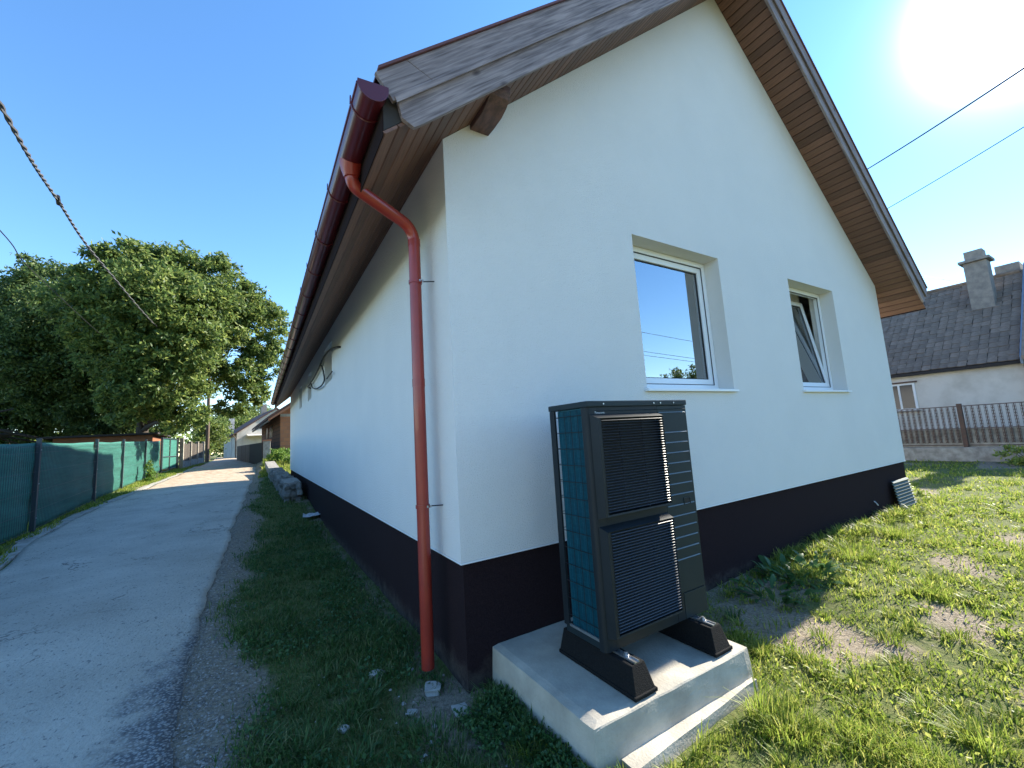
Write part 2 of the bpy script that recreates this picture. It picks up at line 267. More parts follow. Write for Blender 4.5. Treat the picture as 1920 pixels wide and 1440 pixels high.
# ------------------------------------------------------------------ helpers
def children(o): return [c for c in bpy.data.objects if c.parent == o]
class MB:
    def __init__(s): s.v = []; s.f = []
    def add(s, vs, fs):
        k = len(s.v); s.v += [tuple(v) for v in vs]; s.f += [tuple(k+i for i in f) for f in fs]; return s
    def box(s, x0, y0, z0, x1, y1, z1):
        return s.add([(x0, y0, z0), (x1, y0, z0), (x1, y1, z0), (x0, y1, z0), (x0, y0, z1), (x1, y0, z1), (x1, y1, z1), (x0, y1, z1)],
                     [(0, 3, 2, 1), (4, 5, 6, 7), (0, 1, 5, 4), (1, 2, 6, 5), (2, 3, 7, 6), (3, 0, 4, 7)])
    def prism(s, poly, axis, a, b):
        """poly of 2-tuples; axis 'y': (x,z) extruded y=a..b; 'x': (y,z); 'z': (x,y)"""
        n = len(poly)
        def P(p, t): return (p[0], t, p[1]) if axis == 'y' else ((t, p[0], p[1]) if axis == 'x' else (p[0], p[1], t))
        vs = [P(p, a) for p in poly]+[P(p, b) for p in poly]
        fs = [tuple(range(n)), tuple(range(2*n-1, n-1, -1))]+[(i, i+n, (i+1) % n+n, (i+1) % n) for i in range(n)]
        return s.add(vs, fs)
    def hexa(s, bot, top):
        return s.add(list(bot)+list(top), [(0, 3, 2, 1), (4, 5, 6, 7), (0, 1, 5, 4), (1, 2, 6, 5), (2, 3, 7, 6), (3, 0, 4, 7)])
    def tube(s, pts, r, n=10, cap=True):
        pts = [Vector(p) for p in pts]; k0 = len(s.v); m = len(pts); rs = r if isinstance(r, (list, tuple)) else [r]*m
        up = None
        for i, p in enumerate(pts):
            t = (pts[min(i+1, m-1)]-pts[max(i-1, 0)]).normalized()
            if up is None:
                up = Vector((0, 0, 1)) if abs(t.z) < .9 else Vector((1, 0, 0))
            a = t.cross(up).normalized(); b = a.cross(t).normalized(); up = b
            for j in range(n):
                q = 2*PI*j/n; s.v.append(tuple(p+a*math.cos(q)*rs[i]+b*math.sin(q)*rs[i]))
        for i in range(m-1):
            for j in range(n):
                s.f.append((k0+i*n+j, k0+i*n+(j+1) % n, k0+(i+1)*n+(j+1) % n, k0+(i+1)*n+j))
        if cap: s.f.append(tuple(k0+j for j in range(n-1, -1, -1))); s.f.append(tuple(k0+(m-1)*n+j for j in range(n)))
        return s
    def mesh(s, name, m, smooth=False, bevel=0):
        me = bpy.data.meshes.new(name); me.from_pydata(s.v, [], s.f); me.materials.append(m)
        bm = bmesh.new(); bm.from_mesh(me); bmesh.ops.recalc_face_normals(bm, faces=bm.faces)
        if bevel:
            es = [e for e in bm.edges if e.is_manifold and e.calc_face_angle(0) > .5]
            bmesh.ops.bevel(bm, geom=es, offset=bevel, segments=2, affect='EDGES', profile=.6)
        bm.to_mesh(me); bm.free()
        if smooth:
            me.shade_smooth()
            try: me.set_sharp_from_angle(angle=rad(35))
            except Exception: pass
        return me
    def build(s, name, m, parent=None, smooth=False, bevel=0, kind=None):
        return link(name, s.mesh(name, m, smooth, bevel), parent, kind)
def link(name, me, parent=None, kind=None, loc=None, rot=None):
    o = bpy.data.objects.new(name, me); COL.objects.link(o)
    if parent is not None: o.parent = parent
    if kind: o['kind'] = kind
    if loc is not None: o.location = loc
    if rot is not None: o.rotation_euler = rot
    return o
def tag(o, label=None, cat=None, group=None, kind=None):
    if label: o['label'] = label
    if cat: o['category'] = cat
    if group: o['group'] = group
    if kind: o['kind'] = kind
    return o
def thing(name, label, cat, loc=(0, 0, 0), rz=0, group=None):
    o = bpy.data.objects.new(name, None); COL.objects.link(o); o.location = loc; o.rotation_euler = (0, 0, rz); o.empty_display_size = .2
    return tag(o, label, cat, group)
def fastmesh(name, verts, loops, sizes, m, attr=None):
    me = bpy.data.meshes.new(name); me.vertices.add(len(verts)); me.vertices.foreach_set('co', np.asarray(verts, np.float32).ravel())
    me.loops.add(len(loops)); me.loops.foreach_set('vertex_index', np.asarray(loops, np.int32))
    me.polygons.add(len(sizes)); st = np.concatenate([[0], np.cumsum(sizes)[:-1]]).astype(np.int32)
    me.polygons.foreach_set('loop_start', st); me.polygons.foreach_set('loop_total', np.asarray(sizes, np.int32))
    me.materials.append(m); me.update(calc_edges=True); me.validate()
    return me
def smoothstep(a, b, x):
    t = np.clip((x-a)/(b-a), 0, 1); return t*t*(3-2*t)
_tab = np.random.default_rng(5).random((256, 256))
def vnoise(x, y, s):
    x = np.asarray(x, float)*s+1000.3; y = np.asarray(y, float)*s+1000.7
    xi = np.floor(x).astype(int); yi = np.floor(y).astype(int); fx = x-xi; fy = y-yi; fx = fx*fx*(3-2*fx); fy = fy*fy*(3-2*fy)
    g = lambda a, b: _tab[a % 256, b % 256]
    return (g(xi, yi)*(1-fx)+g(xi+1, yi)*fx)*(1-fy)+(g(xi, yi+1)*(1-fx)+g(xi+1, yi+1)*fx)*fy
def fbm(x, y, s, o=3):
    r = 0; a = .5; t = 0
    for i in range(o): r = r+a*vnoise(x, y, s*2**i); t += a; a *= .5
    return r/t

# ------------------------------------------------------------------ terrain
W, H, A, LEN = 8.470, 3.171, 6.850, 17.907
SL = (A-H)/(W/2)
def road_z(y): return np.interp(y, [-60, -20, -5, 0, 5, 10, 24, 34, 45, 60, 90, 400], [-1.2, -.90, -.80, -.76, -.68, -.55, -.19, .05, .22, .25, .1, -.5])
def side_z(y): return np.interp(y, [-60, -6, 0, 6, 8.5, 13.4, 18, 25, 40, 60, 400], [-1.1, -.84, -.83, -.83, -.70, -.42, -.22, .35, .6, .4, -.5])
def yard_z(x): return np.interp(x, [-1, 0, 2.7, 3.6, 5.5, 8.5, 16, 30, 300], [-.83, -.83, -.83, -.76, -.72, -.74, -.68, -.62, -.7])
def ground_z(x, y):
    x = np.asarray(x, float); y = np.asarray(y, float)
    t = smoothstep(-1.65, -.5, x); z = road_z(y)*(1-t)+side_z(y)*t
    t2 = smoothstep(0, .8, x)*(1-smoothstep(6, 22, y)); z = z*(1-t2)+(yard_z(x)+.0*y)*t2
    t3 = smoothstep(-.5, 1.5, x)*(1-smoothstep(6, 22, y)) * 0
    bump = (fbm(x, y, 1.3, 3)-.5)*.05+(fbm(x+9, y, 6, 2)-.5)*.02
    onroad = smoothstep(-1.75, -1.45, x)+smoothstep(-4.3, -5.2, x)
    return z+bump*np.clip(onroad, 0, 1)
def road_left(y): return np.interp(y, [-60, 0, 6.4, 9.1, 12.8, 21, 34, 45, 60, 90], [-4.3, -4.3, -4.33, -4.80, -4.98, -4.80, -4.6, -4.75, -5.6, -7.5])
def road_right(y): return np.interp(y, [-60, 0, 1.75, 3.2, 7.7, 16, 20, 26, 40, 50, 60, 90], [-1.5, -1.54, -1.66, -1.68, -1.59, -1.42, -1.25, -1.05, -1.75, -3.2, -3.5, -5])

xs = np.unique(np.concatenate([[-900, -400, -200, -120, -70, -45, -32, -24], np.arange(-18, -6, 1.0), np.arange(-6, 3.0, .16), np.arange(3, 10, .25), np.arange(10, 26, 1.0), [30, 40, 60, 90, 140, 250, 500, 1000]]))
ys = np.unique(np.concatenate([[-900, -400, -150, -80, -45, -25, -15], np.arange(-10, -4, .5), np.arange(-4, 3, .16), np.arange(3, 26, .35), np.arange(26, 64, 1.0), [70, 80, 100, 140, 220, 400, 900]]))
X, Y = np.meshgrid(xs, ys); Z = ground_z(X, Y)
under = (X > road_left(Y)+.12) & (X < road_right(Y)-.12) & (Y < 88) & (Y > -58)
Z = np.where(under, Z-.10, Z)
nx, ny = len(xs), len(ys)
V = np.stack([X, Y, Z], -1).reshape(-1, 3)
idx = np.arange(nx*ny).reshape(ny, nx); q = np.stack([idx[:-1, :-1], idx[:-1, 1:], idx[1:, 1:], idx[1:, :-1]], -1).reshape(-1, 4)
me = fastmesh('ground', V, q.ravel(), np.full(len(q), 4), M['ground'])
def turf_amount(x, y):
    """0 bare .. 1 thick, where grass grows"""
    n = fbm(x, y, 1.1, 3); n2 = fbm(x+31, y-17, .45, 2)
    t = np.clip((n-.25)/.14, 0, 1)*np.clip((n2-.10)/.2, .2, 1)
    verge = (x < 0.05) & (x > road_right(y)-.4)
    edge = smoothstep(.10, .5, x-road_right(y)+(n-.5)*.7)
    near = smoothstep(-1.2, 1.6, y)   # more grit and rubble close to the viewer
    tv = edge*np.clip((n-.24+.14*near)/.15, 0, 1)
    wallgap = smoothstep(0.0, .28, -x+.02)
    t = np.where(verge, tv*(.35+.65*wallgap), t)
    return t
a = me.attributes.new('turf', 'FLOAT', 'POINT'); ta = turf_amount(V[:, 0], V[:, 1]); a.data.foreach_set('value', ta.astype(np.float32))
me.shade_smooth(); link('ground', me, kind='structure')

# road slab: ragged right edge that stands a little above the gravel
ry = np.unique(np.concatenate([np.arange(-58, -5, 3.0), np.arange(-5, 12, .07), np.arange(12, 60, .4), np.arange(60, 86, 4)])); nr = len(ry)
rl = road_left(ry)+.03*np.sin(ry*2.1); rr = road_right(ry)+(fbm(ry, ry*0+2, 1.5, 4)-.5)*.16+(fbm(ry, ry*0+7, 7, 2)-.5)*.05
cols = np.concatenate([[0], np.linspace(.03, .97, 26), [1.0]]); rows = []
for c in cols:
    x = rl+(rr-rl)*c; z = ground_z(np.clip(x, -4.2, -1.8), ry)+.022+.03*np.sin(np.clip(c, 0, 1)*PI)+(fbm(x, ry, 1.2, 3)-.5)*.035
    if c == 1.0: z = z-.006
    rows.append(np.stack([x, ry, z], -1))
rows.append(np.stack([rr+.012, ry, rows[-1][:, 2]-.13], -1)); rows.insert(0, np.stack([rl-.01, ry, rows[0][:, 2]-.12], -1))
RV = np.stack(rows, 1).reshape(-1, 3); nc = len(rows); idx = np.arange(nr*nc).reshape(nr, nc)
q = np.stack([idx[:-1, :-1], idx[:-1, 1:], idx[1:, 1:], idx[1:, :-1]], -1).reshape(-1, 4)
me = fastmesh('road', RV, q.ravel(), np.full(len(q), 4), M['road'])
cc = np.concatenate([[0], cols, [1.0]]); CC = np.tile(cc, nr); YY = RV[:, 1]
a = me.attributes.new('edge', 'FLOAT', 'POINT'); a.data.foreach_set('value', (np.clip((CC-.62)/.38, 0, 1)**1.3*(1.0-.5*smoothstep(0, 3.5, YY))).astype(np.float32))
a = me.attributes.new('dust', 'FLOAT', 'POINT'); a.data.foreach_set('value', (smoothstep(14, 19, YY)*.8+.15*smoothstep(.1, .0, CC)).astype(np.float32))
link('road', me, kind='structure')

# concrete edging strip along the left of the lane
mb = MB(); pts = np.arange(-6, 33, 1.15)
strip = thing('kerb', 'worn concrete edging strip between the lane and the green net fence', 'kerb', (-4.5, 8, -.6))
strip['kind'] = 'structure'; del strip['category']
for y0 in pts:
    y1 = y0+1.12; l0 = float(road_left(y0)); l1 = float(road_left(y1)); j = random.uniform(-.02, .02)
    z0 = float(road_z(y0))+.028+j*.4; z1 = float(road_z(y1))+.028+j*.4; w = .24+random.uniform(-.05, .05)
    b = MB(); b.hexa([(l0-w+j, y0, z0-.16), (l0-.016, y0, z0-.16), (l1-.016, y1, z1-.16), (l1-w+j, y1, z1-.16)], [(l0-w+j, y0, z0), (l0-.016, y0, z0), (l1-.016, y1, z1), (l1-w+j, y1, z1)])
    o = b.build('edging_block', M['concrete_old'], None, bevel=.012); o.parent = strip; o.matrix_parent_inverse = Matrix.Translation(strip.location).inverted()

# ------------------------------------------------------------------ the white house
house = thing('house', 'white rendered gable house with dark plinth and red gutter', 'house', (0, 0, 0))
def zs(x): return H+SL*(x if x < W/2 else W-x)
ZT = .425
WIN = [(2.045, 3.530), (5.196, 6.603)]; WZ0, WZ1 = 1.218, 2.824
WT = .34
def quad_wall(name, holes, outline_poly_fn, m):
    pass
# gable wall as slabs around the openings (x,z polygons extruded 0..WT), split on a shared grid and welded
def gable_wall():
    bm = bmesh.new()
    xsplit = sorted([0, W/2, W]+[v for w in WIN for v in w]); zlv = [0, WZ0, WZ1]
    def inside(x0, x1, z0, z1): return any(abs(w[0]-x0) < 1e-6 and abs(w[1]-x1) < 1e-6 for w in WIN) and abs(z0-WZ0) < 1e-6
    vd = {}
    def v(x, y, z):
        k = (round(x, 5), round(y, 5), round(z, 5))
        if k not in vd: vd[k] = bm.verts.new(k)
        return vd[k]
    def face(*p):
        try: return bm.faces.new([v(*q) for q in p])
        except ValueError: pass
    for y in (0, WT):
        for i in range(len(xsplit)-1):
            x0, x1 = xsplit[i], xsplit[i+1]
            for z0, z1 in zip(zlv[:-1], zlv[1:]):
                if not inside(x0, x1, z0, z1): face((x0, y, z0), (x1, y, z0), (x1, y, z1), (x0, y, z1))
            face((x0, y, WZ1), (x1, y, WZ1), (x1, y, zs(x1)), (x0, y, zs(x0)))
    for i in range(len(xsplit)-1):
        x0, x1 = xsplit[i], xsplit[i+1]
        face((x0, 0, 0), (x1, 0, 0), (x1, WT, 0), (x0, WT, 0)); face((x0, 0, zs(x0)), (x1, 0, zs(x1)), (x1, WT, zs(x1)), (x0, WT, zs(x0)))
    for x in (0, W):
        for z0, z1 in ((0, WZ0), (WZ0, WZ1), (WZ1, zs(x))): face((x, 0, z0), (x, WT, z0), (x, WT, z1), (x, 0, z1))
    for (x0, x1) in WIN:
        for f in (((x0, 0, WZ0), (x0, WT, WZ0), (x0, WT, WZ1), (x0, 0, WZ1)), ((x1, 0, WZ0), (x1, WT, WZ0), (x1, WT, WZ1), (x1, 0, WZ1)), ((x0, 0, WZ1), (x1, 0, WZ1), (x1, WT, WZ1), (x0, WT, WZ1)), ((x0, 0, WZ0), (x1, 0, WZ0), (x1, WT, WZ0), (x0, WT, WZ0))):
            g = face(*f); g.material_index = 1
    bmesh.ops.recalc_face_normals(bm, faces=bm.faces)
    me = bpy.data.meshes.new('gable_wall'); bm.to_mesh(me); bm.free(); me.materials.append(M['stucco']); me.materials.append(M['reveal']); return me
link('gable_wall', gable_wall(), house)
# long lane-side wall with three small openings
SW = [(5.78, 6.78, 2.14, 2.90), (9.40, 10.38, 2.16, 2.90), (12.25, 13.2, 2.18, 2.90)]
mb = MB(); ysp = [WT+.002]+[v for s in SW for v in s[:2]]+[LEN]
for i in range(len(ysp)-1):
    y0, y1 = ysp[i], ysp[i+1]
    if i % 2 == 0: mb.box(0, y0, 0, WT, y1, H)
    else:
        s = SW[i//2]; mb.box(0, y0, 0, WT, y1, s[2]); mb.box(0, y0, s[3], WT, y1, H)
o = mb.build('side_wall', M['stucco'], house)
for s in SW:
    fr = MB()
    for (a, b, c, d) in ((s[0]+.003, s[0]+.06, s[2]+.003, s[3]-.003), (s[1]-.06, s[1]-.003, s[2]+.003, s[3]-.003), (s[0]+.06, s[1]-.06, s[2]+.003, s[2]+.06), (s[0]+.06, s[1]-.06, s[3]-.06, s[3]-.003)): fr.box(.22, a, c, .28, b, d)
    w = fr.build('small_window', M['pvc'], house)
    MB().box(.245, s[0]+.061, s[2]+.061, .255, s[1]-.061, s[3]-.061).build('pane', M['glass'], w)
mb = MB(); mb.box(W-WT, WT+.002, 0, W, LEN-WT-.002, H); mb.build('side_wall', M['stucco'], house)
mb = MB(); mb.prism([(WT+.002, 0), (W, 0), (W, H), (W/2, A), (WT+.002, zs(WT))], 'y', LEN-WT, LEN); mb.build('gable_wall', M['stucco'], house)
mb = MB(); mb.box(WT, 4.2, -.2, W-WT, 4.3, 3.1); mb.build('partition', M['room'], house)
mb = MB(); mb.box(4.3, WT+.01, -.01, 4.4, 4.19, 2.99); mb.build('partition', M['room'], house)
mb = MB(); mb.box(4.41, 1.3, -.01, 8.12, 1.38, 2.99); mb.build('partition', M['room'], house)  # added wall, set close to bounce light behind the second window
mb = MB(); mb.box(WT, WT, -.1, W-WT, LEN-WT, -.02); mb.build('room_floor', M['room'], house)
mb = MB(); mb.box(WT+.003, WT+.003, 3.0, W-WT-.003, LEN-WT-.003, 3.1); mb.build('room_ceiling', M['room'], house)
# plinth set back under the render, following the slope of the site
mb = MB(); i_ = .022
mb.prism([(i_, i_), (W-i_, i_), (W-i_, LEN-i_), (i_, LEN-i_)], 'z', -1.15, -.002); mb.build('plinth', M['plinth'], house)
mb = MB(); mb.box(-.004, -.004, -.012, W+.004, .02, -.0015); mb.box(-.004, .021, -.012, .02, LEN, -.0015); mb.build('drip_edge', M['pvc'], house)

# soffit boards, laid along the ridge direction
bw = .118; nb_ = int((W/2+.62)/(bw*math.cos(math.atan(SL)))); c_, s_ = math.cos(math.atan(SL)), math.sin(math.atan(SL))
def board_mesh(y0, y1):
    b = MB(); g = .004; ch = .007
    prof = [(g, ch), (g+ch, 0), (bw-g-ch, 0), (bw-g, ch), (bw-g, .018), (g, .018)]
    b.prism(prof, 'y', y0, y1); return b.mesh('soffit_board', M['board'])
bshort = board_mesh(-.48, -.004); blong = board_mesh(-.48, LEN+.46)
for side in (0, 1):
    k = 0; d = -.582/c_
    while d+bw < (W/2)/c_:
        x = d*c_; 
        meB = blong if d+bw*.5 < 0 else bshort
        o = link('soffit_board', meB, house)
        ang = math.atan(SL)
        if side == 0: o.matrix_local = Matrix.Translation((x, 0, H+SL*x+.001))@Matrix.Rotation(-ang, 4, 'Y')
        else:
            o.matrix_local = Matrix.Translation((W-x-bw*c_, 0, H+SL*x+bw*s_+.001))@Matrix.Rotation(ang, 4, 'Y')
        d += bw; k += 1
# roof body above the soffit
OE = .585
for side in (0, 1):
    f = (lambda x: x) if side == 0 else (lambda x: W-x)
    pol = [(f(-OE), zs(0)-SL*OE+.03), (f(W/2), A+.03), (f(W/2), A+ZT-.03), (f(-OE), zs(0)-SL*OE+ZT-.03)]
    if side: pol = [(W/2+.001 if abs(p[0]-W/2) < 1e-6 else p[0], p[1]) for p in pol]
    MB().prism(pol, 'y', -.478, LEN+.46).build('roof', M['dark_felt'], house)
    cov = [(f(-OE-.04), zs(0)-SL*(OE+.04)+ZT-.024), (f(W/2), A+ZT-.024), (f(W/2), A+ZT-.004), (f(-OE-.04), zs(0)-SL*(OE+.04)+ZT-.004)]
    if side: cov = [(W/2+.001 if abs(p[0]-W/2) < 1e-6 else p[0], p[1]) for p in cov]
    MB().prism(cov, 'y', -.545, LEN+.5).build('roof_covering', M['rooftile'], house)
    # barge boards
    def line(x, dz): return zs(0)+SL*x+ZT-.026+dz
    px, pz = .56*.177, .83*.177
    top = [(-.640, line(-.640, 0)), (-.640+px*1.05, line(-.640, 0)-pz), (W/2, line(W/2, -.235)), (W/2, line(W/2, 0))]
    low = [(-.505, line(-.505, -.238)), (-.480, 2.79), (-.405, 2.755), (-.36, line(-.36, -.468)), (W/2, line(W/2, -.468)), (W/2, line(W/2, -.238))]
    strip_ = [(-.53, line(-.53, -.215)), (-.515, line(-.515, -.262)), (W/2, line(W/2, -.262)), (W/2, line(W/2, -.215))]
    def mir(p): return [(f(a) + (.0015 if side else 0), b) for a, b in p]
    # upper run is made of two lengths with a butt joint near the eave, as the photo shows
    j1 = -.36
    t0 = [(-.640, line(-.640, 0)), (-.640+px*1.05, line(-.640, 0)-pz), (j1-.002+px, line(j1, -.235)+SL*px), (j1-.09, line(j1-.09, 0))]
    t1 = [(j1-.087, line(j1-.087, 0)), (j1+.002+px, line(j1, -.235)+SL*px), (W/2, line(W/2, -.235)), (W/2, line(W/2, 0))]
    for t in (t0, t1): MB().prism(mir(t), 'y', -.528, -.500).build('barge_board', M['barge%d' % side], house, bevel=.003)
    MB().prism(mir(strip_), 'y', -.5365, -.5285).build('cover_strip', M['barge%d' % side], house)
    MB().prism(mir(low), 'y', -.510, -.4815).build('barge_board', M['barge%d' % side], house, bevel=.003)
    # fascia
    x0, x1 = (-.592, -.5865) if side == 0 else (W+.5865, W+.592)
    MB().box(x0, -.478, 2.655, x1, LEN+.46, 3.0).build('fascia_board', M['fascia'], house)
# purlin end with a rounded lower corner, under the left rake
mb = MB(); prof = [(.05, 3.40), (-.372, 3.40), (-.372, 3.345), (-.35, 3.30), (-.30, 3.268), (-.22, 3.245), (-.10, 3.243), (-.003, 3.25), (.05, 3.25)]
prof = [(y, z+.09) for y, z in prof]
mb.prism([(p[0], p[1]) for p in prof], 'x', .245, .412); mb.build('purlin_end', M['beam'], house, bevel=.004)

# gutter: half round trough
GX, GZ, GR = -.655, 2.900, .086
def gutter_fall(y): return .0
mb = MB(); ys_ = list(np.linspace(-.53, LEN+.48, 30)); n = 14; prof = []
for k in range(n+1):
    t = PI+PI*k/n; prof.append((GX+GR*math.cos(t), GZ+GR*math.sin(t)))
inner = [(GX+(p[0]-GX)*.955, GZ+(p[1]-GZ)*.955) for p in prof[::-1]]
bead = [(GX-GR-.008, GZ+.002), (GX-GR-.008, GZ-.012)]
pol = prof+inner
def loft(pol, ya, yb): return MB().prism(pol, 'y', ya, yb)
gut = loft(pol, -.53, LEN+.48).build('gutter', M['gutter'], house, smooth=True)
MB().tube([(GX-GR, -.53, GZ+.002), (GX-GR, LEN+.48, GZ+.002)], .009, 8).build('gutter_bead', M['gutter'], gut, smooth=True)
cap = [(GX+GR*1.03*math.cos(PI+PI*k/16), GZ+GR*1.03*math.sin(PI+PI*k/16)) for k in range(17)]+[(GX+GR*1.03, GZ+.03), (GX-GR*1.03, GZ+.02)]
MB().prism(cap, 'y', -.542, -.5305).build('end_cap', M['gutter'], gut, bevel=.002)
rb = MB(); rb.tube([(GX+(GR+.004)*math.cos(PI+PI*k/12), 0, GZ+(GR+.004)*math.sin(PI+PI*k/12)) for k in range(13)], .0055, 6)
rb.add([(GX-GR-.012, -.012, GZ), (GX-GR-.004, -.012, GZ), (GX-GR-.004, .012, GZ), (GX-GR-.012, .012, GZ), (GX-GR-.012, -.008, GZ+.045), (GX-GR-.006, -.008, GZ+.045), (GX-GR-.006, .008, GZ+.045), (GX-GR-.012, .008, GZ+.045)], [(0, 3, 2, 1), (4, 5, 6, 7), (0, 1, 5, 4), (1, 2, 6, 5), (2, 3, 7, 6), (3, 0, 4, 7)])
rbm = rb.mesh('gutter_bracket', M['gutter'], True)
for y in [-.36]+list(np.arange(.62, LEN+.3, .83)): link('gutter_bracket', rbm, gut, loc=(0, float(y), 0))
# downpipe
def smooth_path(p, r=.09, n=6):
    out = [Vector(p[0])]
    for i in range(1, len(p)-1):
        a, b, c = Vector(p[i-1]), Vector(p[i]), Vector(p[i+1]); u = (a-b).normalized(); v = (c-b).normalized(); rr_ = min(r, (a-b).length*.45, (c-b).length*.45)
        for k in range(n+1):
            t = k/n; out.append((b+u*rr_)*(1-t)**2+b*2*t*(1-t)+(b+v*rr_)*t*t)
    out.append(Vector(p[-1])); return out
PY = .37; PX = -.132; PR = .047
path = smooth_path([(GX, .15, GZ-.06), (GX+.01, .17, 2.70), (PX, PY, 2.575), (PX, PY, -.775)], .13, 8)
dp = MB().tube(path, PR, 20).build('downpipe', M['pipe'], house, smooth=True)
MB().tube([(GX, .145, GZ-.045), (GX, .15, GZ-.10), (GX+.003, .155, GZ-.15)], [.082, .068, .052], 20).build('outlet_funnel', M['pipe'], dp, smooth=True)
for z in (2.12, .36, 2.43, -.05+.02):
    if z in (2.12, .36):
        MB().tube([(PX, PY, z-.013), (PX, PY, z+.013)], PR+.006, 20).build('pipe_clamp', M['pipe'], dp, smooth=True)
        MB().tube([(PX+.045, PY-.035, z), (PX+.14, PY-.08, z)], .0045, 6).build('clamp_pin', M['wire'], dp)
        for s in (-1, 1): MB().box(PX+.030+s*.012-.005, PY-.062, z-.008, PX+.030+s*.012+.005, PY-.046, z+.008).build('clamp_screw', M['steel'], dp)
for z in (2.455, 1.30): MB().tube([(PX, PY, z-.03), (PX, PY, z+.03)], PR+.0022, 20).build('pipe_socket', M['pipe'], dp, smooth=True)

# windows of the gable
def frame_ring(b, x0, x1, z0, z1, w, y0, y1):
    b.box(x0, y0, z0, x0+w, y1, z1); b.box(x1-w, y0, z0, x1, y1, z1); b.box(x0+w, y0, z0, x1-w, y1, z0+w); b.box(x0+w, y0, z1-w, x1-w, y1, z1)
for k, (x0, x1) in enumerate(WIN):
    b = MB(); frame_ring(b, x0+.003, x1-.003, WZ0+.02, WZ1-.003, .058, .185, .255)
    w = b.build('window', M['pvc'], house, bevel=.004)
    if k == 1:
        cv = []; cf = []; nn0 = 90
        for i in range(nn0+1):
            xx = x0-.10+(x1-x0+.2)*i/nn0; yy = .52+.022*math.sin(i*.9)+.01*math.sin(i*.37); cv += [(xx, yy, 1.0), (xx, yy+.01*math.sin(i*.5), 2.95)]
        for i in range(nn0): cf.append((2*i, 2*i+2, 2*i+3, 2*i+1))
        MB().add(cv, cf).build('curtain', M['curtain'], w, smooth=True)
    if k == 0: tag(w, 'wide closed window with sky mirrored in its pane')
    else: tag(w, 'narrower window with its sash tilted inwards')
    g = MB(); frame_ring(g, x0+.0605, x1-.0605, WZ0+.0775, WZ1-.0605, .010, .196, .202)
    a0, a1, c0, c1 = x0+.066, x1-.066, WZ0+.083, WZ1-.066
    sb = MB(); frame_ring(sb, a0, a1, c0, c1, .066, .203, .268)
    sash = sb.mesh('sash', M['pvc'], bevel=.005); gk = g.build('seal', M['gasket'], w)
    gp = MB(); gp.box(a0+.062, .232, c0+.062, a1-.062, .240, c1-.062); gm_ = gp.mesh('pane', M['glass'])
    bead_ = MB(); frame_ring(bead_, a0+.0662, a1-.0662, c0+.0662, c1-.0662, .009, .222, .229); bdm = bead_.mesh('glazing_bead', M['gasket'])
    T = Matrix.Identity(4)
    if k == 1:
        T = Matrix.Translation((0, .235, c0))@Matrix.Rotation(rad(-8.5), 4, 'X')@Matrix.Translation((0, -.235, -c0))
    for n_, m_ in (('sash', sash), ('pane', gm_), ('glazing_bead', bdm)):
        o = link(n_, m_, w); o.matrix_local = T
    MB().hexa([(x0-.028, -.045, WZ0-.010), (x1+.028, -.045, WZ0-.010), (x1+.028, .19, WZ0+.006), (x0-.028, .19, WZ0+.006)] if False else [(x0-.03, -.042, WZ0-.022), (x1+.03, -.042, WZ0-.022), (x1+.03, -.002, WZ0-.019), (x0-.03, -.002, WZ0-.019)],
              [(x0-.03, -.042, WZ0+.004), (x1+.03, -.042, WZ0+.004), (x1+.03, -.002, WZ0+.007), (x0-.03, -.002, WZ0+.007)]).build('sill', M['sill'], w, bevel=.002)
    MB().box(x0+.004, -.001, WZ0+.001, x1-.004, .184, WZ0+.012).build('sill_board', M['sill'], w)
    MB().box(x0+.15, .30, WZ0+.1, x0+.18, .32, WZ1-.1) if False else None

# black cable left hanging on the lane-side wall, with its loop
c_pts = [(.03, 4.75, 2.546), (-.045, 4.75, 2.546), (-.06, 5.62, 2.684), (-.06, 6.62, 2.70), (-.06, 7.26, 2.605), (-.06, 8.31, 2.521), (-.06, 9.73, 2.50), (.03, 9.9, 2.49)]
mb = MB(); mb.tube(smooth_path(c_pts, .5, 5), .017, 8)
mb.tube(smooth_path([(-.062, 6.98, 2.627), (-.06, 6.75, 2.56), (-.06, 6.55, 2.42), (-.06, 6.31, 2.20), (-.06, 6.81, 2.14), (-.06, 7.87, 2.20), (-.06, 8.6, 2.34), (-.06, 8.92, 2.50)], .4, 5), .015, 8)
mb.tube([(-.05, 5.40, 2.22), (-.05, 6.1, 2.19)], .013, 6)
tag(mb.build('cable', M['wire'], None, smooth=True), 'black cable bowed out from the lane-side wall with a hanging loop', 'cable')

# ------------------------------------------------------------------ heat pump on its slab
slab = thing('concrete_slab', 'pale cast concrete slab carrying the outdoor heat pump', 'slab', (.87, -.52, -.83))
def rel(o, p):
    o.parent = p; o.matrix_parent_inverse = Matrix.Translation(p.location).inverted(); return o
b = MB(); b.hexa([(.195, -1.045, -.95), (1.535, -1.075, -.95), (1.535, .015, -.95), (.195, .015, -.95)], [(.222, -1.017, -.596), (1.520, -1.040, -.596), (1.520, .015, -.596), (.215, .015, -.596)])
me = b.mesh('slab_block', M['concrete']); bm = bmesh.new(); bm.from_mesh(me)
bmesh.ops.subdivide_edges(bm, edges=bm.edges[:], cuts=24, use_grid_fill=True)
for v in bm.verts:
    n = float(fbm(v.co.x*1+v.co.z*3, v.co.y+v.co.z*2, 6, 3))-.5
    e = (min(abs(v.co.x-.21), abs(v.co.x-1.525)) < .02) + (abs(v.co.y+1.03) < .03) + (v.co.z > -.61)
    v.co += Vector((n*.006, n*.008, n*.005)); 
    if e >= 2: v.co.z -= .006+abs(n)*.018; v.co.y += .004 if v.co.y < -.9 else 0
bm.to_mesh(me); bm.free(); rel(link('slab_block', me), slab)
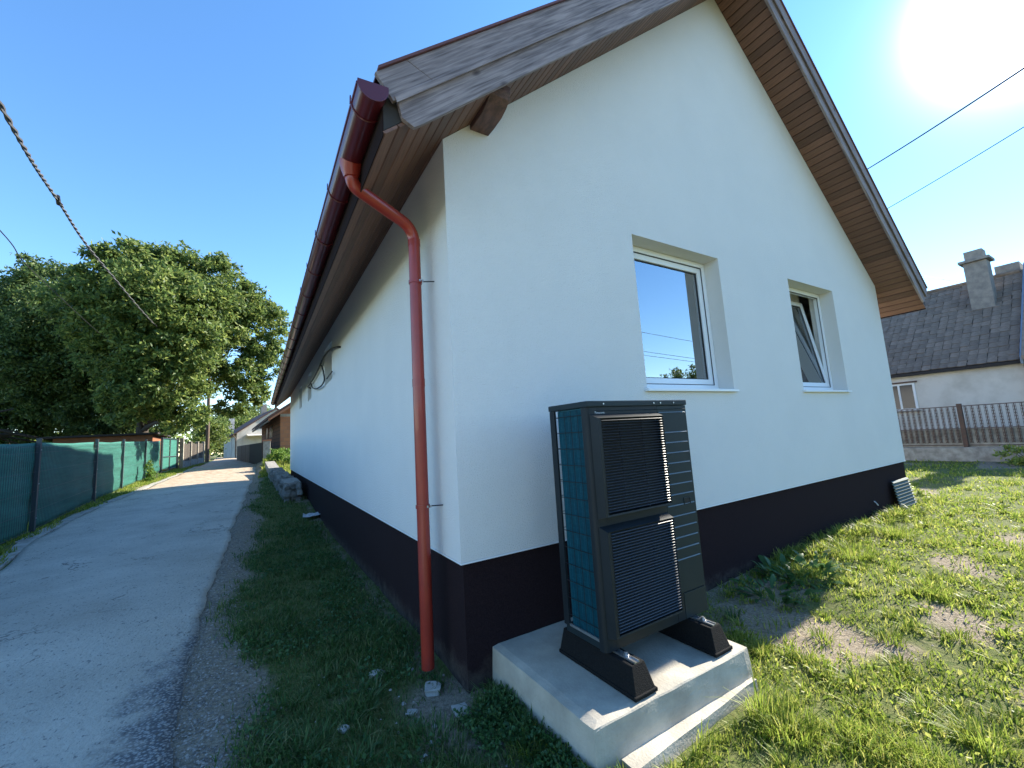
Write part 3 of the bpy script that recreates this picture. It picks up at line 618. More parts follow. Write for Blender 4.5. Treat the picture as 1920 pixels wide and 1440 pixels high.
b = MB(); b.hexa([(.36, -1.165, -.95), (1.50, -1.10, -.95), (1.50, -1.046, -.95), (.36, -1.05, -.95)], [(.36, -1.135, -.775), (1.50, -1.085, -.765), (1.50, -1.042, -.765), (.36, -1.035, -.775)])
me = b.mesh('footing_lip', M['concrete']); bm = bmesh.new(); bm.from_mesh(me); bmesh.ops.subdivide_edges(bm, edges=bm.edges[:], cuts=16, use_grid_fill=True)
for v in bm.verts: n = float(fbm(v.co.x+v.co.z*5, v.co.y*2, 8, 3))-.5; v.co.z += n*.008; v.co.y += n*.008
bm.to_mesh(me); bm.free(); rel(link('footing_lip', me), slab)

for k, (fx, lab) in enumerate(((.61, 'black rubber mounting foot under the coil side of the heat pump'), (1.325, 'black rubber mounting foot under the panel side of the heat pump'))):
    ft = thing('rubber_foot', lab, 'foot', (fx, -.68, -.594), group='rubber feet under the heat pump')
    b = MB(); y0, y1 = -.325, .335
    b.hexa([(-.085, y0, 0), (.085, y0, 0), (.085, y1, 0), (-.085, y1, 0)], [(-.052, y0+.045, .150), (.052, y0+.045, .150), (.052, y1-.02, .150), (-.052, y1-.02, .150)])
    b.build('rubber_block', M['rubber'], ft, bevel=.006)
    ob = MB(); ob.box(-.088, y0-.003, .001, .088, y1, .022); ob.build('rubber_base', M['rubber'], ft, bevel=.005)
    MB().box(-.020, y0+.050, .1505, .020, y1-.05, .154).box(-.020, y0+.050, .154, -.014, y1-.05, .160).box(.014, y0+.050, .154, .020, y1-.05, .160).build('rail', M['steel'], ft)
    for yy in (-.195,):
        MB().box(-.012, yy-.03, .1545, .012, yy+.03, .1615).build('clamp_plate', M['steel'], ft)
        MB().tube([(0, yy, .1615), (0, yy, .180)], .009, 6).tube([(0, yy, .1615), (0, yy, .172)], .017, 6).build('bolt', M['steel'], ft)

P0X, P1X, PYF, PYB, PZ0, PZ1 = .525, 1.485, -.805, -.425, -.432, 1.032
pump = thing('heat_pump', 'tall charcoal outdoor heat pump with two louvred fan grilles', 'heat pump', (1.0, -.62, -.432))
def pp(mb, name, m, parent=pump, **k):
    o = mb.build(name, m, None, **k); rel(o, pump)
    return o
def sub(o, par):
    o.parent = par; o.matrix_parent_inverse = par.matrix_world.inverted() if False else Matrix.Identity(4); return o
# everything below is modelled in world coordinates; parts keep the world placement through the inverse
FX = .612   # front panel starts right of the corner column
pp(MB().box(P0X+.012, PYF+.004, PZ0, P1X-.004, PYB-.004, PZ0+.045), 'base_tray', M['panel'], bevel=.004)
pp(MB().box(P0X-.002, PYF-.010, PZ1-.038, P1X+.004, PYB+.010, PZ1), 'top_cover', M['panel'], bevel=.006)
# rounded front-left corner column
cp = [(FX, PYF), (P0X+.03, PYF)]+[(P0X+.03-.03*math.sin(t), PYF+.03-.03*math.cos(t)) for t in np.linspace(.1, PI/2, 7)]+[(P0X, PYF+.052), (P0X+.012, PYF+.052), (P0X+.012, PYF+.03), (P0X+.03, PYF+.012), (FX, PYF+.012)]
pp(MB().prism(cp, 'z', PZ0+.0, PZ1-.0395), 'corner_column', M['dark'], smooth=True)
RX = 1.172
pp(MB().box(FX+.001, PYF, PZ0+.0, RX-.0015, PYF+.014, PZ1-.0395), 'front_panel', M['dark'])
pp(MB().box(RX+.0015, PYF, PZ0+.165, P1X, PYF+.014, PZ1-.0395), 'service_panel', M['panel'], bevel=.002)
pp(MB().box(RX+.0015, PYF, PZ0+.0, RX+.075, PYF+.014, PZ0+.1645), 'lower_cover', M['dark'])
pp(MB().box(RX+.079, PYF-.002, PZ0+.0, P1X, PYF+.014, PZ0+.161), 'valve_cover', M['panel'], bevel=.002)
pp(MB().box(P1X-.014, PYF+.0145, PZ0+.046, P1X, PYB, PZ1-.0395), 'side_panel', M['panel'])
pp(MB().box(RX, PYF+.015, PZ0+.046, RX+.012, PYB-.05, PZ1-.04), 'divider', M['black'])
# rear-left post
pp(MB().box(P0X, PYB-.052, PZ0+.046, P0X+.014, PYB, PZ1-.0395).box(P0X+.0145, PYB-.014, PZ0+.046, P0X+.04, PYB, PZ1-.0395), 'corner_post', M['dark'])
pp(MB().box(P0X+.002, PYF+.053, PZ0+.046, P0X+.012, PYB-.053, PZ0+.062), 'lower_rail', M['steel'])
# L-shaped coil: side run, bend, back run
cx0 = P0X+.024
cpth = [(cx0, PYF+.05)]+[(cx0, y) for y in np.linspace(PYF+.1, PYB-.10, 6)]+[(cx0+.055-.055*math.cos(t), PYB-.087+.055*math.sin(t)) for t in np.linspace(.15, PI/2, 8)]+[(x, PYB-.032) for x in np.linspace(cx0+.09, RX, 6)]
nrm = []
for i in range(len(cpth)):
    a = np.array(cpth[max(i-1, 0)]); c = np.array(cpth[min(i+1, len(cpth)-1)]); t = (c-a)/np.linalg.norm(c-a); nrm.append((t[1], -t[0]))
th = .028
outl = list(cpth)+[(p[0]+n[0]*th, p[1]+n[1]*th) for p, n in list(zip(cpth, nrm))[::-1]]
coil = pp(MB().prism(outl, 'z', PZ0+.0465, PZ1-.040), 'coil', M['coil'], smooth=True)
# fins of the coil, fine vertical plates joined as one
fb = MB(); ptsf = []
for i in range(len(cpth)-1):
    a = np.array(cpth[i]); c = np.array(cpth[i+1]); L_ = np.linalg.norm(c-a); t = (c-a)/L_; nn = np.array([-t[1], t[0]])
    for s in np.arange(0, L_, .0085):
        p = a+t*s; q0 = p+nn*.0006; q1 = p+nn*.0055; d = t*.0011
        fb.add([(q0[0]-d[0], q0[1]-d[1], PZ0+.05), (q1[0]-d[0], q1[1]-d[1], PZ0+.05), (q1[0]+d[0], q1[1]+d[1], PZ0+.05), (q0[0]+d[0], q0[1]+d[1], PZ0+.05), (q0[0]-d[0], q0[1]-d[1], PZ1-.045), (q1[0]-d[0], q1[1]-d[1], PZ1-.045), (q1[0]+d[0], q1[1]+d[1], PZ1-.045), (q0[0]+d[0], q0[1]+d[1], PZ1-.045)], [(0, 1, 5, 4), (1, 2, 6, 5), (2, 3, 7, 6)])
pp(fb, 'coil_fins', M['coil'], kind='stuff')
# guard wires round the open side
wm = None
for i in range(13):
    z = PZ0+.12+i*.105
    w = MB().tube([(P0X+.004, PYF+.04, z), (P0X+.004, PYB-.03, z), (P0X+.02, PYB-.006, z), (P0X+.3, PYB-.006, z), (RX, PYB-.006, z)], .0022, 5)
    pp(w, 'guard_wire', M['black'])
for yy in np.linspace(PYF+.1, PYB-.08, 4)[:3]: pp(MB().tube([(P0X+.009, yy, PZ0+.05), (P0X+.009, yy, PZ1-.05)], .0016, 5), 'guard_wire', M['black'])
# two louvred grilles
for (z0, z1) in ((.318, .948), (-.358, .272)):
    gx0, gx1 = FX-.065, RX-.010; gy = PYF-.056; fwid = .042
    hood = MB()
    # bevelled surround: outer ring at panel plane to inner ring proud of it
    def ring(o0, o1, yA, yB):
        hood.add([(o0[0], yA, o0[2]), (o0[1], yA, o0[2]), (o0[1], yA, o0[3]), (o0[0], yA, o0[3]), (o1[0], yB, o1[2]), (o1[1], yB, o1[2]), (o1[1], yB, o1[3]), (o1[0], yB, o1[3])], [(0, 1, 5, 4), (1, 2, 6, 5), (2, 3, 7, 6), (3, 0, 4, 7)])
    out0 = (gx0, gx1, z0, z1); out1 = (gx0+.016, gx1-.004, z0+.014, z1-.026); in1 = (gx0+.042, gx1-.006, z0+.024, z1-.030)
    ring(out0, out1, PYF-.0005, gy); ring(out1, in1, gy, gy+.002); ring(in1, in1, gy+.002, PYF-.001)
    g = pp(hood, 'fan_grille', M['dark'])
    bk = MB().box(in1[0]+.002, PYF-.006, in1[2]+.002, in1[1]-.002, PYF-.002, in1[3]-.002).build('fan_shade_sheet', M['black']); bk.parent = g; bk.matrix_parent_inverse = Matrix.Identity(4)  # black sheet paints the unlit space behind the slats
    nsl = 33; pz = (in1[3]-in1[2]-.012)/nsl
    sl = MB(); sx0, sx1 = in1[0]+.001, in1[1]+.007
    sec = [(0, -.0005), (-.014, -.0032), (-.0165, -.002), (-.014, .0002), (0, .0022)]
    n0 = len(sec); stations = [(sx0, 0), (sx1-.030, 0), (sx1-.010, .004), (sx1-.001, .016)]
    vs = []; 
    for (xx, back) in stations: vs += [(xx, gy+.013+p[0]+back, p[1]) for p in sec]
    fs = [tuple(range(n0)), tuple(range(len(vs)-1, len(vs)-1-n0, -1))]
    for i in range(len(stations)-1):
        for j in range(n0): fs.append((i*n0+j, i*n0+(j+1) % n0, (i+1)*n0+(j+1) % n0, (i+1)*n0+j))
    slm = MB().add(vs, fs).mesh('louvre_slat', M['slat'])
    for i in range(nsl):
        o = link('louvre_slat', slm, g, loc=(0, 0, in1[2]+.010+(i+.5)*pz)); 
    for xx in (.3, .66):
        v = MB().box(in1[0]+(in1[1]-in1[0])*xx-.003, gy+.016, in1[2]+.003, in1[0]+(in1[1]-in1[0])*xx+.003, gy+.022, in1[3]-.003).build('grille_rib', M['black']); v.parent = g; v.matrix_parent_inverse = Matrix.Identity(4)
    # no fan modelled behind the black sheet
# raised ribs on the service panel
for i in range(14):
    z = .944-.0715*i - (.07 if i > 0 else 0)
    if z < PZ0+.17: break
    pp(MB().prism([(PYF+.001, z-.003), (PYF-.0045, z-.002), (PYF+.001, z+.006)], 'x', RX+.012, P1X-.018-.0*i), 'panel_rib', M['rib'])
pp(MB().prism([(PYF+.001, .965), (PYF-.003, .968), (PYF+.001, .971)], 'x', FX, P1X-.004), 'panel_rib', M['panel'])
hz = .30
hf = MB(); hf.box(1.352, PYF-.005, hz+.036, 1.425, PYF-.0005, hz+.042); hf.box(1.352, PYF-.005, hz-.004, 1.357, PYF-.0005, hz+.0355); hf.box(1.42, PYF-.005, hz-.004, 1.425, PYF-.0005, hz+.0355)
pp(hf, 'handle', M['panel']); pp(MB().box(1.358, PYF-.002, hz-.003, 1.419, PYF-.0006, hz+.035), 'handle_shade', M['black'])  # black plate paints the shade inside the handle hollow
for xx in (.66, 1.13, 1.20, 1.34):
    pp(MB().tube([(xx, PYF-.0105, PZ1-.020), (xx, PYF-.0155, PZ1-.020)], .0055, 8), 'screw', M['steel'])
def text_mesh(txt, size, m, name, parent, mw, ext=.0008):
    cu = bpy.data.curves.new('lettering_curve', 'FONT'); cu.body = txt; cu.size = size; cu.extrude = ext; cu.align_x = 'LEFT'
    tmp = bpy.data.objects.new('lettering_tmp', cu); scene.collection.objects.link(tmp); bpy.context.view_layer.update()
    me = bpy.data.meshes.new_from_object(tmp); bpy.data.objects.remove(tmp); me.materials.clear(); me.materials.append(m)
    o = bpy.data.objects.new(name, me); COL.objects.link(o); o.parent = parent; o.matrix_parent_inverse = Matrix.Translation(parent.location).inverted(); o.matrix_basis = mw; return o
text_mesh('Panasonic', .0215, M['logo'], 'logo_lettering', pump, Matrix.Translation((.592, PYF-.0012, .975-.024))@Matrix.Rotation(PI/2, 4, 'X'))

# ------------------------------------------------------------------ ridged sheet leaning at the right end of the plinth
sh = MB(); prof = []
n = 11
for i in range(n*2+1):
    z = -.80+.53*i/(n*2); yy = -.10+.07*i/(n*2); prof.append((yy-(.022 if i % 2 else 0), z))
prof2 = [(p[0]+.010, p[1]) for p in prof[::-1]]
sh.prism(prof+prof2, 'x', 7.6, 8.30)
tag(sh.build('ridged_sheet', M['sheet']), 'grey green ridged sheet leaning on the dark plinth at the yard corner', 'plastic sheet')

# small white clip on the plinth
tag(MB().tube([(6.95, .02, -.50), (6.93, -.01, -.52), (6.95, -.02, -.55), (6.99, -.01, -.56)], .008, 6).build('white_clip', M['paper']), 'tiny white hook left on the dark plinth near the ridged sheet', 'hook')
# crumpled paper by the stone wall
gz = float(ground_z(-.13, 8.05))
pm = MB(); nn_ = 7; vs = []; fs = []
for i in range(nn_):
    for j in range(nn_): vs.append((-.34+.38*i/(nn_-1)+.05*j/(nn_-1), 7.78+.48*j/(nn_-1), gz+.05+.05*random.random()))
for i in range(nn_-1):
    for j in range(nn_-1): fs.append((i*nn_+j, (i+1)*nn_+j, (i+1)*nn_+j+1, i*nn_+j+1))
o = pm.add(vs, fs).build('paper_scrap', M['paper']); sm = o.modifiers.new('thick', 'SOLIDIFY'); sm.thickness = .004
tag(o, 'crumpled white scrap of paper on the verge beside the plinth', 'litter')

# ------------------------------------------------------------------ stones
def stone_mesh(m, seed, sub_=2):
    r = random.Random(seed); bm = bmesh.new(); bmesh.ops.create_icosphere(bm, subdivisions=sub_, radius=1)
    ph = [r.uniform(0, 6) for _ in range(6)]
    for v in bm.verts:
        p = v.co.normalized(); k = 1+.16*math.sin(3*p.x+ph[0])*math.cos(2.3*p.y+ph[1])+.13*math.sin(4*p.z+ph[2]+2*p.y)+r.uniform(-.06, .06)
        q_ = Vector((abs(p.x)**.38*math.copysign(1, p.x), abs(p.y)**.38*math.copysign(1, p.y), abs(p.z)**.38*math.copysign(1, p.z)))
        v.co = q_*k
    me = bpy.data.meshes.new('stone'); bm.to_mesh(me); bm.free(); me.materials.append(m); return me
stm = [stone_mesh(M['stone'], i) for i in range(6)]; chm = [stone_mesh(M['chalk'], 20+i) for i in range(5)]
sw = thing('stone_wall', 'low crumbling rubble stone wall between the verge and the house', 'wall', (0, 0, 0))
core = MB()
def sw_c(t): return (-.36-.34*t, 10.6+10.4*t)
for k in range(10):
    t0, t1 = k/10, (k+1)/10; (xa, ya), (xb, yb) = sw_c(t0), sw_c(t1); h0 = .40-.12*t0+.10*(k == 0); wd = .20
    za, zb = float(side_z(ya)), float(side_z(yb))
    core.hexa([(xa-wd, ya+.05, za-.3), (xa+wd, ya+.05, za-.3), (xb+wd, yb+.04, zb-.3), (xb-wd, yb+.04, zb-.3)], [(xa-wd, ya+.05, za+h0), (xa+wd, ya+.05, za+h0), (xb+wd, yb+.04, zb+h0), (xb-wd, yb+.04, zb+h0)])
core.build('mortar_core', M['stone'], sw)
cnt = 0
for i in range(46):
    t = (i/46)**1.25; x, y = sw_c(t); g = .42-.16*t
    for lvl in range(3):
        for sx in (-1, 0, 1):
            if sx == 0 and lvl < 2 and i > 1: continue
            if cnt > 235: break
            s = random.uniform(.085, .135)*(1+.1*t)
            o = link('stone', random.choice(stm), sw, loc=(x+sx*.138+random.uniform(-.02, .02), y+random.uniform(-.06, .06)+(0 if sx else 0), float(side_z(y))+.02+lvl*g/2.4+random.uniform(-.03, .03)), rot=(random.uniform(-.3, .3), random.uniform(-.15, .15), random.uniform(-.25, .25)))
            o.scale = (s*.62, s*1.35, s*random.uniform(.55, .8)); cnt += 1
rub = [(-.44, .62, .055, 'pale angular rubble stone in the verge left of the downpipe foot'), (-.165, .20, .07, 'flat pale plaster lump under the end of the downpipe'), (-.10, -.13, .06, 'whitish broken chunk beside the dark plinth corner'), (-.50, .45, .04, 'small pale stone just nearer than the angular one'), (-.36, .05, .035, 'small pale stone in thin grass in front of the downpipe'), (.02, -.28, .04, 'grey chip in front of the plinth corner'), (-.75, .12, .035, 'pale chip in the middle of the verge grass')]
for x, y, s, lab in rub:
    s *= .72
    o = link('rubble_stone', random.choice(chm), loc=(x, y, float(ground_z(x, y))+s*.22), rot=(0, 0, random.uniform(0, 6))); o.scale = (s, s*1.25, s*.45); tag(o, lab, 'stone', 'loose rubble by the house corner')
# grit: thousands of small stones on the road edge and bare soil
def scatter_stones(name, pts, sizes, m, label):
    base = np.array([(1, 0, 0), (-.6, .8, 0), (-.5, -.8, 0), (.1, .1, .75), (.6, .7, .1), (.5, -.6, .35)]); tri = np.array([(0, 4, 3), (4, 1, 3), (1, 2, 3), (2, 5, 3), (5, 0, 3)])
    n = len(pts); a = rng.random(n)*2*PI; ca, sa = np.cos(a), np.sin(a)
    v = base[None]*sizes[:, None, None]*(1+.5*(rng.random((n, 6, 3))-.5)); vx = v[..., 0]*ca[:, None]-v[..., 1]*sa[:, None]; vy = v[..., 0]*sa[:, None]+v[..., 1]*ca[:, None]
    P = np.stack([vx+pts[:, None, 0], vy+pts[:, None, 1], v[..., 2]+pts[:, None, 2]], -1).reshape(-1, 3)
    F = (tri[None]+6*np.arange(n)[:, None, None]).ravel()
    o = link(name, fastmesh(name, P, F, np.full(n*5, 3), m), kind='stuff'); o['label'] = label; return o
n = 26000
u = rng.random(n); yy = -2.0+16*u**2.2; xx = road_right(yy)+rng.normal(.10, .17, n)
k = (xx > road_right(yy)-.5); xx, yy = xx[k], yy[k]
z = ground_z(xx, yy); onr = xx < road_right(yy)-.03; z = np.where(onr, ground_z(np.clip(xx, -4.2, -1.8), yy)+.026, z)
keep = (~onr) | (rng.random(len(xx)) < .30*(yy < 2.5)); xx, yy, z = xx[keep], yy[keep], z[keep]
scatter_stones('gravel', np.stack([xx, yy, z], -1), .004+.009*rng.random(len(xx))**3, M['pebble'], 'fine pale gravel along the broken road edge')
n = 16000; xx = rng.uniform(-1.3, 9, n); yy = rng.uniform(-2.6, 2.2, n)**1.0; k = ~((xx > -.0) & (yy > -.02) & (xx < W+.02)) & ~((xx > .15) & (xx < 1.56) & (yy > -1.2)); xx, yy = xx[k], yy[k]
k = turf_amount(xx, yy) < .55; xx, yy = xx[k], yy[k]
scatter_stones('grit', np.stack([xx, yy, ground_z(xx, yy)], -1), .003+.011*rng.random(len(xx))**4, M['pebble'], 'scattered soil crumbs and grit on bare ground')

n = 70; xx = rng.uniform(-.9, .15, n); yy = rng.uniform(-1.0, .9, n); k = ~((xx > -.05) & (yy > -.06)); xx, yy = xx[k], yy[k]
scatter_stones('rubble_crumbs', np.stack([xx, yy, ground_z(xx, yy)+.002], -1), .006+.014*rng.random(len(xx))**2, M['chalk'], 'whitish plaster and stone crumbs by the house corner')

# ------------------------------------------------------------------ green net fence on the left
def fpt(x, y): return Vector((x, y, float(road_z(y))))
posts = [(-4.9, 2.6), (-5.02, 6.6), (-5.15, 10.0), (-5.55, 15.4), (-5.70, 19.2), (-5.80, 23.6), (-5.82, 27.6)]
fence = thing('net_fence', 'long fence with green shade net between dark posts beside the lane', 'fence', (0, 0, 0))
pmesh = None
for i, (x, y) in enumerate(posts):
    z = float(road_z(y)); MB().box(x-.035, y-.035, z-.1, x+.035, y+.035, z+1.93).box(x-.038, y-.038, z+1.9305, x+.038, y+.038, z+1.945).build('post', M['greymetal'], fence, bevel=.004)
    for dz in (.3, 1.0, 1.7): MB().tube([(x+.036, y, z+dz), (x+.048, y, z+dz)], .013, 8).build('fixing', M['steel'], fence)
def net_panel(p, q_, h, top_sag, parent, z_off=.03):
    (x0, y0), (x1, y1) = p, q_; nx_, nz_ = 44, 16; vs = []; fs = []
    for i in range(nx_+1):
        t = i/nx_; x = x0+(x1-x0)*t; y = y0+(y1-y0)*t; zb = float(road_z(y))+z_off
        for j in range(nz_+1):
            s = j/nz_; zt = h-top_sag*(4*t*(1-t))*.5*(1+.3*math.sin(t*9+y0)); 
            wob = .016*math.sin(t*17+s*3+y0)+.010*math.sin(s*21+t*4)+.02*(float(fbm(y*1.0, s*3+x0, 1.6, 2))-.5)
            vs.append((x-.052+wob, y, zb+s*(zt-z_off)))
    for i in range(nx_):
        for j in range(nz_): fs.append((i*(nz_+1)+j, (i+1)*(nz_+1)+j, (i+1)*(nz_+1)+j+1, i*(nz_+1)+j+1))
    o = MB().add(vs, fs).build('shade_net', M['cloth'], parent, smooth=True); md = o.modifiers.new('thick', 'SOLIDIFY'); md.thickness = .003
    # welded wire panel in front of the net
    w = MB(); n_ = int(math.hypot(x1-x0, y1-y0)/.05/2)
    for i in range(1, n_):
        t = i/n_; x = x0+(x1-x0)*t; y = y0+(y1-y0)*t; z = float(road_z(y)); w.box(x-.0005, y-.0015, z+.05, x+.0035, y+.0015, z+h-.06)
    for dz in (.08, .45, .85, 1.25, 1.65, h-.09):
        zA, zB = float(road_z(y0))+dz, float(road_z(y1))+dz; w.tube([(x0+.006, y0, zA), ((x0+x1)/2+.006, (y0+y1)/2, float(road_z((y0+y1)/2))+dz), (x1+.006, y1, zB)], .003, 5)
    o = w.build('wire_panel', M['greymetal'], parent, kind='stuff')
for i in range(len(posts)-1): net_panel(posts[i], posts[i+1], 1.86, .05, fence)
gate = thing('metal_gate', 'dark framed double gate covered with green net at the fence end', 'gate', (0, 0, 0))
ga, gb = (-5.83, 27.75), (-5.62, 31.4)
for k in range(2):
    t0, t1 = k*.5+.006, k*.5+.494; a = (ga[0]+(gb[0]-ga[0])*t0, ga[1]+(gb[1]-ga[1])*t0); b2 = (ga[0]+(gb[0]-ga[0])*t1, ga[1]+(gb[1]-ga[1])*t1)
    z0 = float(road_z(ga[1]))+.10; z1 = z0+1.90; fr = MB(); r_ = .025
    for (pa, pb) in (((a[0], a[1], z0), (a[0], a[1], z1)), ((b2[0], b2[1], z0), (b2[0], b2[1], z1)), ((a[0], a[1], z0), (b2[0], b2[1], z0)), ((a[0], a[1], z1), (b2[0], b2[1], z1)), ((a[0], a[1], (z0+z1)/2-.1), (b2[0], b2[1], (z0+z1)/2-.1))): fr.tube([pa, pb], r_, 6)
    lf = fr.build('gate_leaf', M['greymetal'], gate)
    nt_ = MB().add([(a[0]-.03, a[1], z0+.15), (b2[0]-.03, b2[1], z0+.15), (b2[0]-.03, b2[1], z1), (a[0]-.03, a[1], z1)], [(0, 1, 2, 3)]).build('shade_net', M['cloth'], lf); md = nt_.modifiers.new('thick', 'SOLIDIFY'); md.thickness = .004
for p in (ga, gb): z = float(road_z(p[1])); MB().box(p[0]-.05, p[1]-.05+(.10 if p == gb else 0), z-.1, p[0]+.05, p[1]+.05+(.10 if p == gb else 0), z+2.05).build('gate_post', M['greymetal'], gate)
# board fence beyond the gate
bf = thing('board_fence', 'grey board fence between pale concrete posts past the green gate', 'fence', (0, 0, 0))
for k, y in enumerate((31.9, 34.3, 36.6, 39.0)):
    x = -5.45+.16*k; z = float(road_z(y)); MB().box(x-.10, y-.10, z-.1, x+.10, y+.10, z+(2.0 if k < 1 else 1.75)).build('concrete_post', M['concrete'], bf, bevel=.01)
    if k < 3:
        x2 = x+.16; y2 = y+2.3; MB().hexa([(x-.06, y+.11, z-.1), (x+.06, y+.11, z-.1), (x2+.06, y2-.05, z-.1), (x2-.06, y2-.05, z-.1)], [(x-.06, y+.11, z+.5), (x+.06, y+.11, z+.5), (x2+.06, y2-.05, z+.5), (x2-.06, y2-.05, z+.5)]).build('base_wall', M['concrete_old'], bf)
        for j in range(11):
            t = (j+.8)/11.6; xx_ = x+(x2-x)*t; yy_ = y+(y2-y)*t; hh = 1.65+random.uniform(-.05, .05)
            MB().box(xx_-.012, yy_-.085, z+.505, xx_+.012, yy_+.085, z+hh).build('board', M['wood_grey'], bf)

# brown shed behind the gate
shed = thing('shed', 'low brown plank shed with dark flat roof behind the green fence', 'shed', (0, 0, 0))
sx0, sx1, sy0, sy1 = -10.6, -6.5, 29.2, 33.0; sz = -.1
for j in range(12):
    z = sz+.19*j; MB().box(sx0, sy0-.012, z, sx1, sy0+.012, z+.183).build('plank', M['wood_brown'], shed)
    MB().box(sx1-.012, sy0+.014, z, sx1+.012, sy1, z+.183).build('plank', M['wood_brown'], shed)
MB().box(sx0, sy0+.02, sz, sx1-.02, sy1, sz+2.2).build('shed_core', M['dark_felt'], shed)
MB().hexa([(sx0-.4, sy0-.4, sz+2.27), (sx1+.3, sy0-.4, sz+2.30), (sx1+.3, sy1+.2, sz+2.25), (sx0-.4, sy1+.2, sz+2.25)], [(sx0-.4, sy0-.4, sz+2.37), (sx1+.3, sy0-.4, sz+2.40), (sx1+.3, sy1+.2, sz+2.35), (sx0-.4, sy1+.2, sz+2.35)]).build('roof', M['dark_felt'], shed)

# ------------------------------------------------------------------ far end of the lane
def gable_house(name, label, origin, rz, w, l, h, pitch, wall_m, roof_m, over=.3, base=None, gable_m=None):
    t = thing(name, label, 'house', origin, rz)
    rise = math.tan(rad(pitch))*w/2
    MB().box(0, .15, -.6, .15, l-.15, h).build('side_wall', wall_m, t); MB().box(w-.15, .15, -.6, w, l-.15, h).build('side_wall', wall_m, t)
    return t, rise
def roof_pair(t, w, l, h, rise, roof_m, over, oy, thick=.10):
    s = rise/(w/2)
    for side in (0, 1):
        f = (lambda x: x) if side == 0 else (lambda x: w-x)
        e = .001*side
        MB().prism([(f(-over), h-s*over), (w/2+e, h+rise), (w/2+e, h+rise+thick), (f(-over), h-s*over+thick)], 'y', -oy, l+oy).build('roof', roof_m, t)
# white outbuilding / garage
G, gr = gable_house('outbuilding', 'white outbuilding with brown tiled roof at the far end of the lane', (-3.20, 52.0, .20), rad(9), 7.6, 11.5, 2.72, 35, M['whitewash'], M['redtile'])
MB().prism([(0, -.6), (7.6, -.6), (7.6, 2.72), (3.8, 2.72+gr), (0, 2.72)], 'y', 0, .148).build('gable_wall', M['whitewash'], G)
MB().prism([(0, -.6), (7.6, -.6), (7.6, 2.72), (3.8, 2.72+gr), (0, 2.72)], 'y', 11.352, 11.5).build('gable_wall', M['whitewash'], G)
roof_pair(G, 7.6, 11.5, 2.76, gr, M['redtile'], .35, .25, .12)
for y0, y1 in ((.2, 3.9), (4.0, 11.3)): MB().box(-.02, y0, .05, -.002, y1, 2.6).build('wall_panel', M['whitewash'], G)
MB().box(-.03, 3.905, -.2, -.002, 3.995, 2.6).build('wall_post', M['wood_grey'], G)
MB().prism([(1.5, 3.15), (3.75, 3.15), (3.75, 4.7)], 'y', -.03, -.002).build('gable_opening', M['glassy'], G)
MB().box(3.3, 6.0, 5.0, 3.9, 6.6, 6.5).build('chimney', M['chimney'], G); MB().box(.3, 9.6, 2.8, .9, 10.2, 5.0).build('chimney', M['whitewash'], G)
MB().tube([(-.40, -.22, 2.55), (-.40, 11.7, 2.55)], .07, 8).tube([(-.35, -.1, 2.5), (-.1, -.05, 2.2), (-.08, -.05, 0)], .05, 8).build('gutter', M['brownmetal'], G, smooth=True)
MB().hexa([(.9, -.9, 2.35), (4.0, -.9, 2.35), (4.0, -.01, 2.45), (.9, -.01, 2.45)], [(.9, -.9, 2.42), (4.0, -.9, 2.42), (4.0, -.01, 2.55), (.9, -.01, 2.55)]).build('porch_canopy', M['whitewash'], G)

# brick house under construction
B, brs = gable_house('brick_house', 'unrendered brick house with low eaves just past the white house', (.02, 28.0, .35), rad(3.6), 8.2, 15.0, 2.98, 35, M['brick_side'], M['redtile'])
MB().prism([(0, .52), (8.2, .52), (8.2, 2.98), (4.1, 2.98+brs), (0, 2.98)], 'y', 0, .148).build('gable_wall', M['brick_front'], B)
MB().box(-.01, -.02, -.6, 8.2, .147, .515).build('base_course', M['concrete_old'], B)
MB().prism([(0, -.6), (8.2, -.6), (8.2, 2.98), (4.1, 2.98+brs), (0, 2.98)], 'y', 14.852, 15).build('gable_wall', M['brick_side'], B)
MB().box(-.012, -.012, 2.62, 1.3, -.002, 2.80).build('ring_beam', M['concrete'], B)
roof_pair(B, 8.2, 15.0, 2.98, brs, M['redtile'], .75, .85, .16)
s_b = brs/4.1
MB().prism([(-.75, 2.98-s_b*.75-.02), (4.1, 2.98+brs-.02), (4.1, 2.98+brs-.16), (-.75, 2.98-s_b*.75-.16)], 'y', -.87, -.80).build('barge_board', M['terrac'], B)
MB().box(-.72, -.84, 2.28, -.66, 15.8, 2.42).build('fascia_board', M['brownmetal'], B)
for y in (5.0, 6.3, 9.0): MB().box(-.02, y, 1.45, -.002, y+.55, 2.35).build('slit_window', M['glassy'], B)

# dark boarded gate run with masonry pier
dg = thing('yard_gate', 'dark weathered plank gate beside a pale masonry pier across the lane end', 'gate', (0, 0, 0))
MB().box(-.93, 26.9, -.4, -.55, 27.25, 1.42).build('pier', M['concrete_old'], dg, bevel=.02); MB().box(-.97, 26.86, 1.425, -.51, 27.29, 1.50).build('pier_cap', M['terrac'], dg, bevel=.01)
for j in range(44):
    t = j/44; x = -.95-1.75*t; y = 27.3+12.5*t; MB().hexa([(x-.02, y, -.2), (x+.01, y, -.2), (x-.03, y+.26, -.2), (x-.06, y+.26, -.2)], [(x-.02, y, 1.36), (x+.01, y, 1.36), (x-.03, y+.26, 1.36), (x-.06, y+.26, 1.36)]).build('plank', M['wood_grey'] if j > 18 else M['dark_felt'], dg)

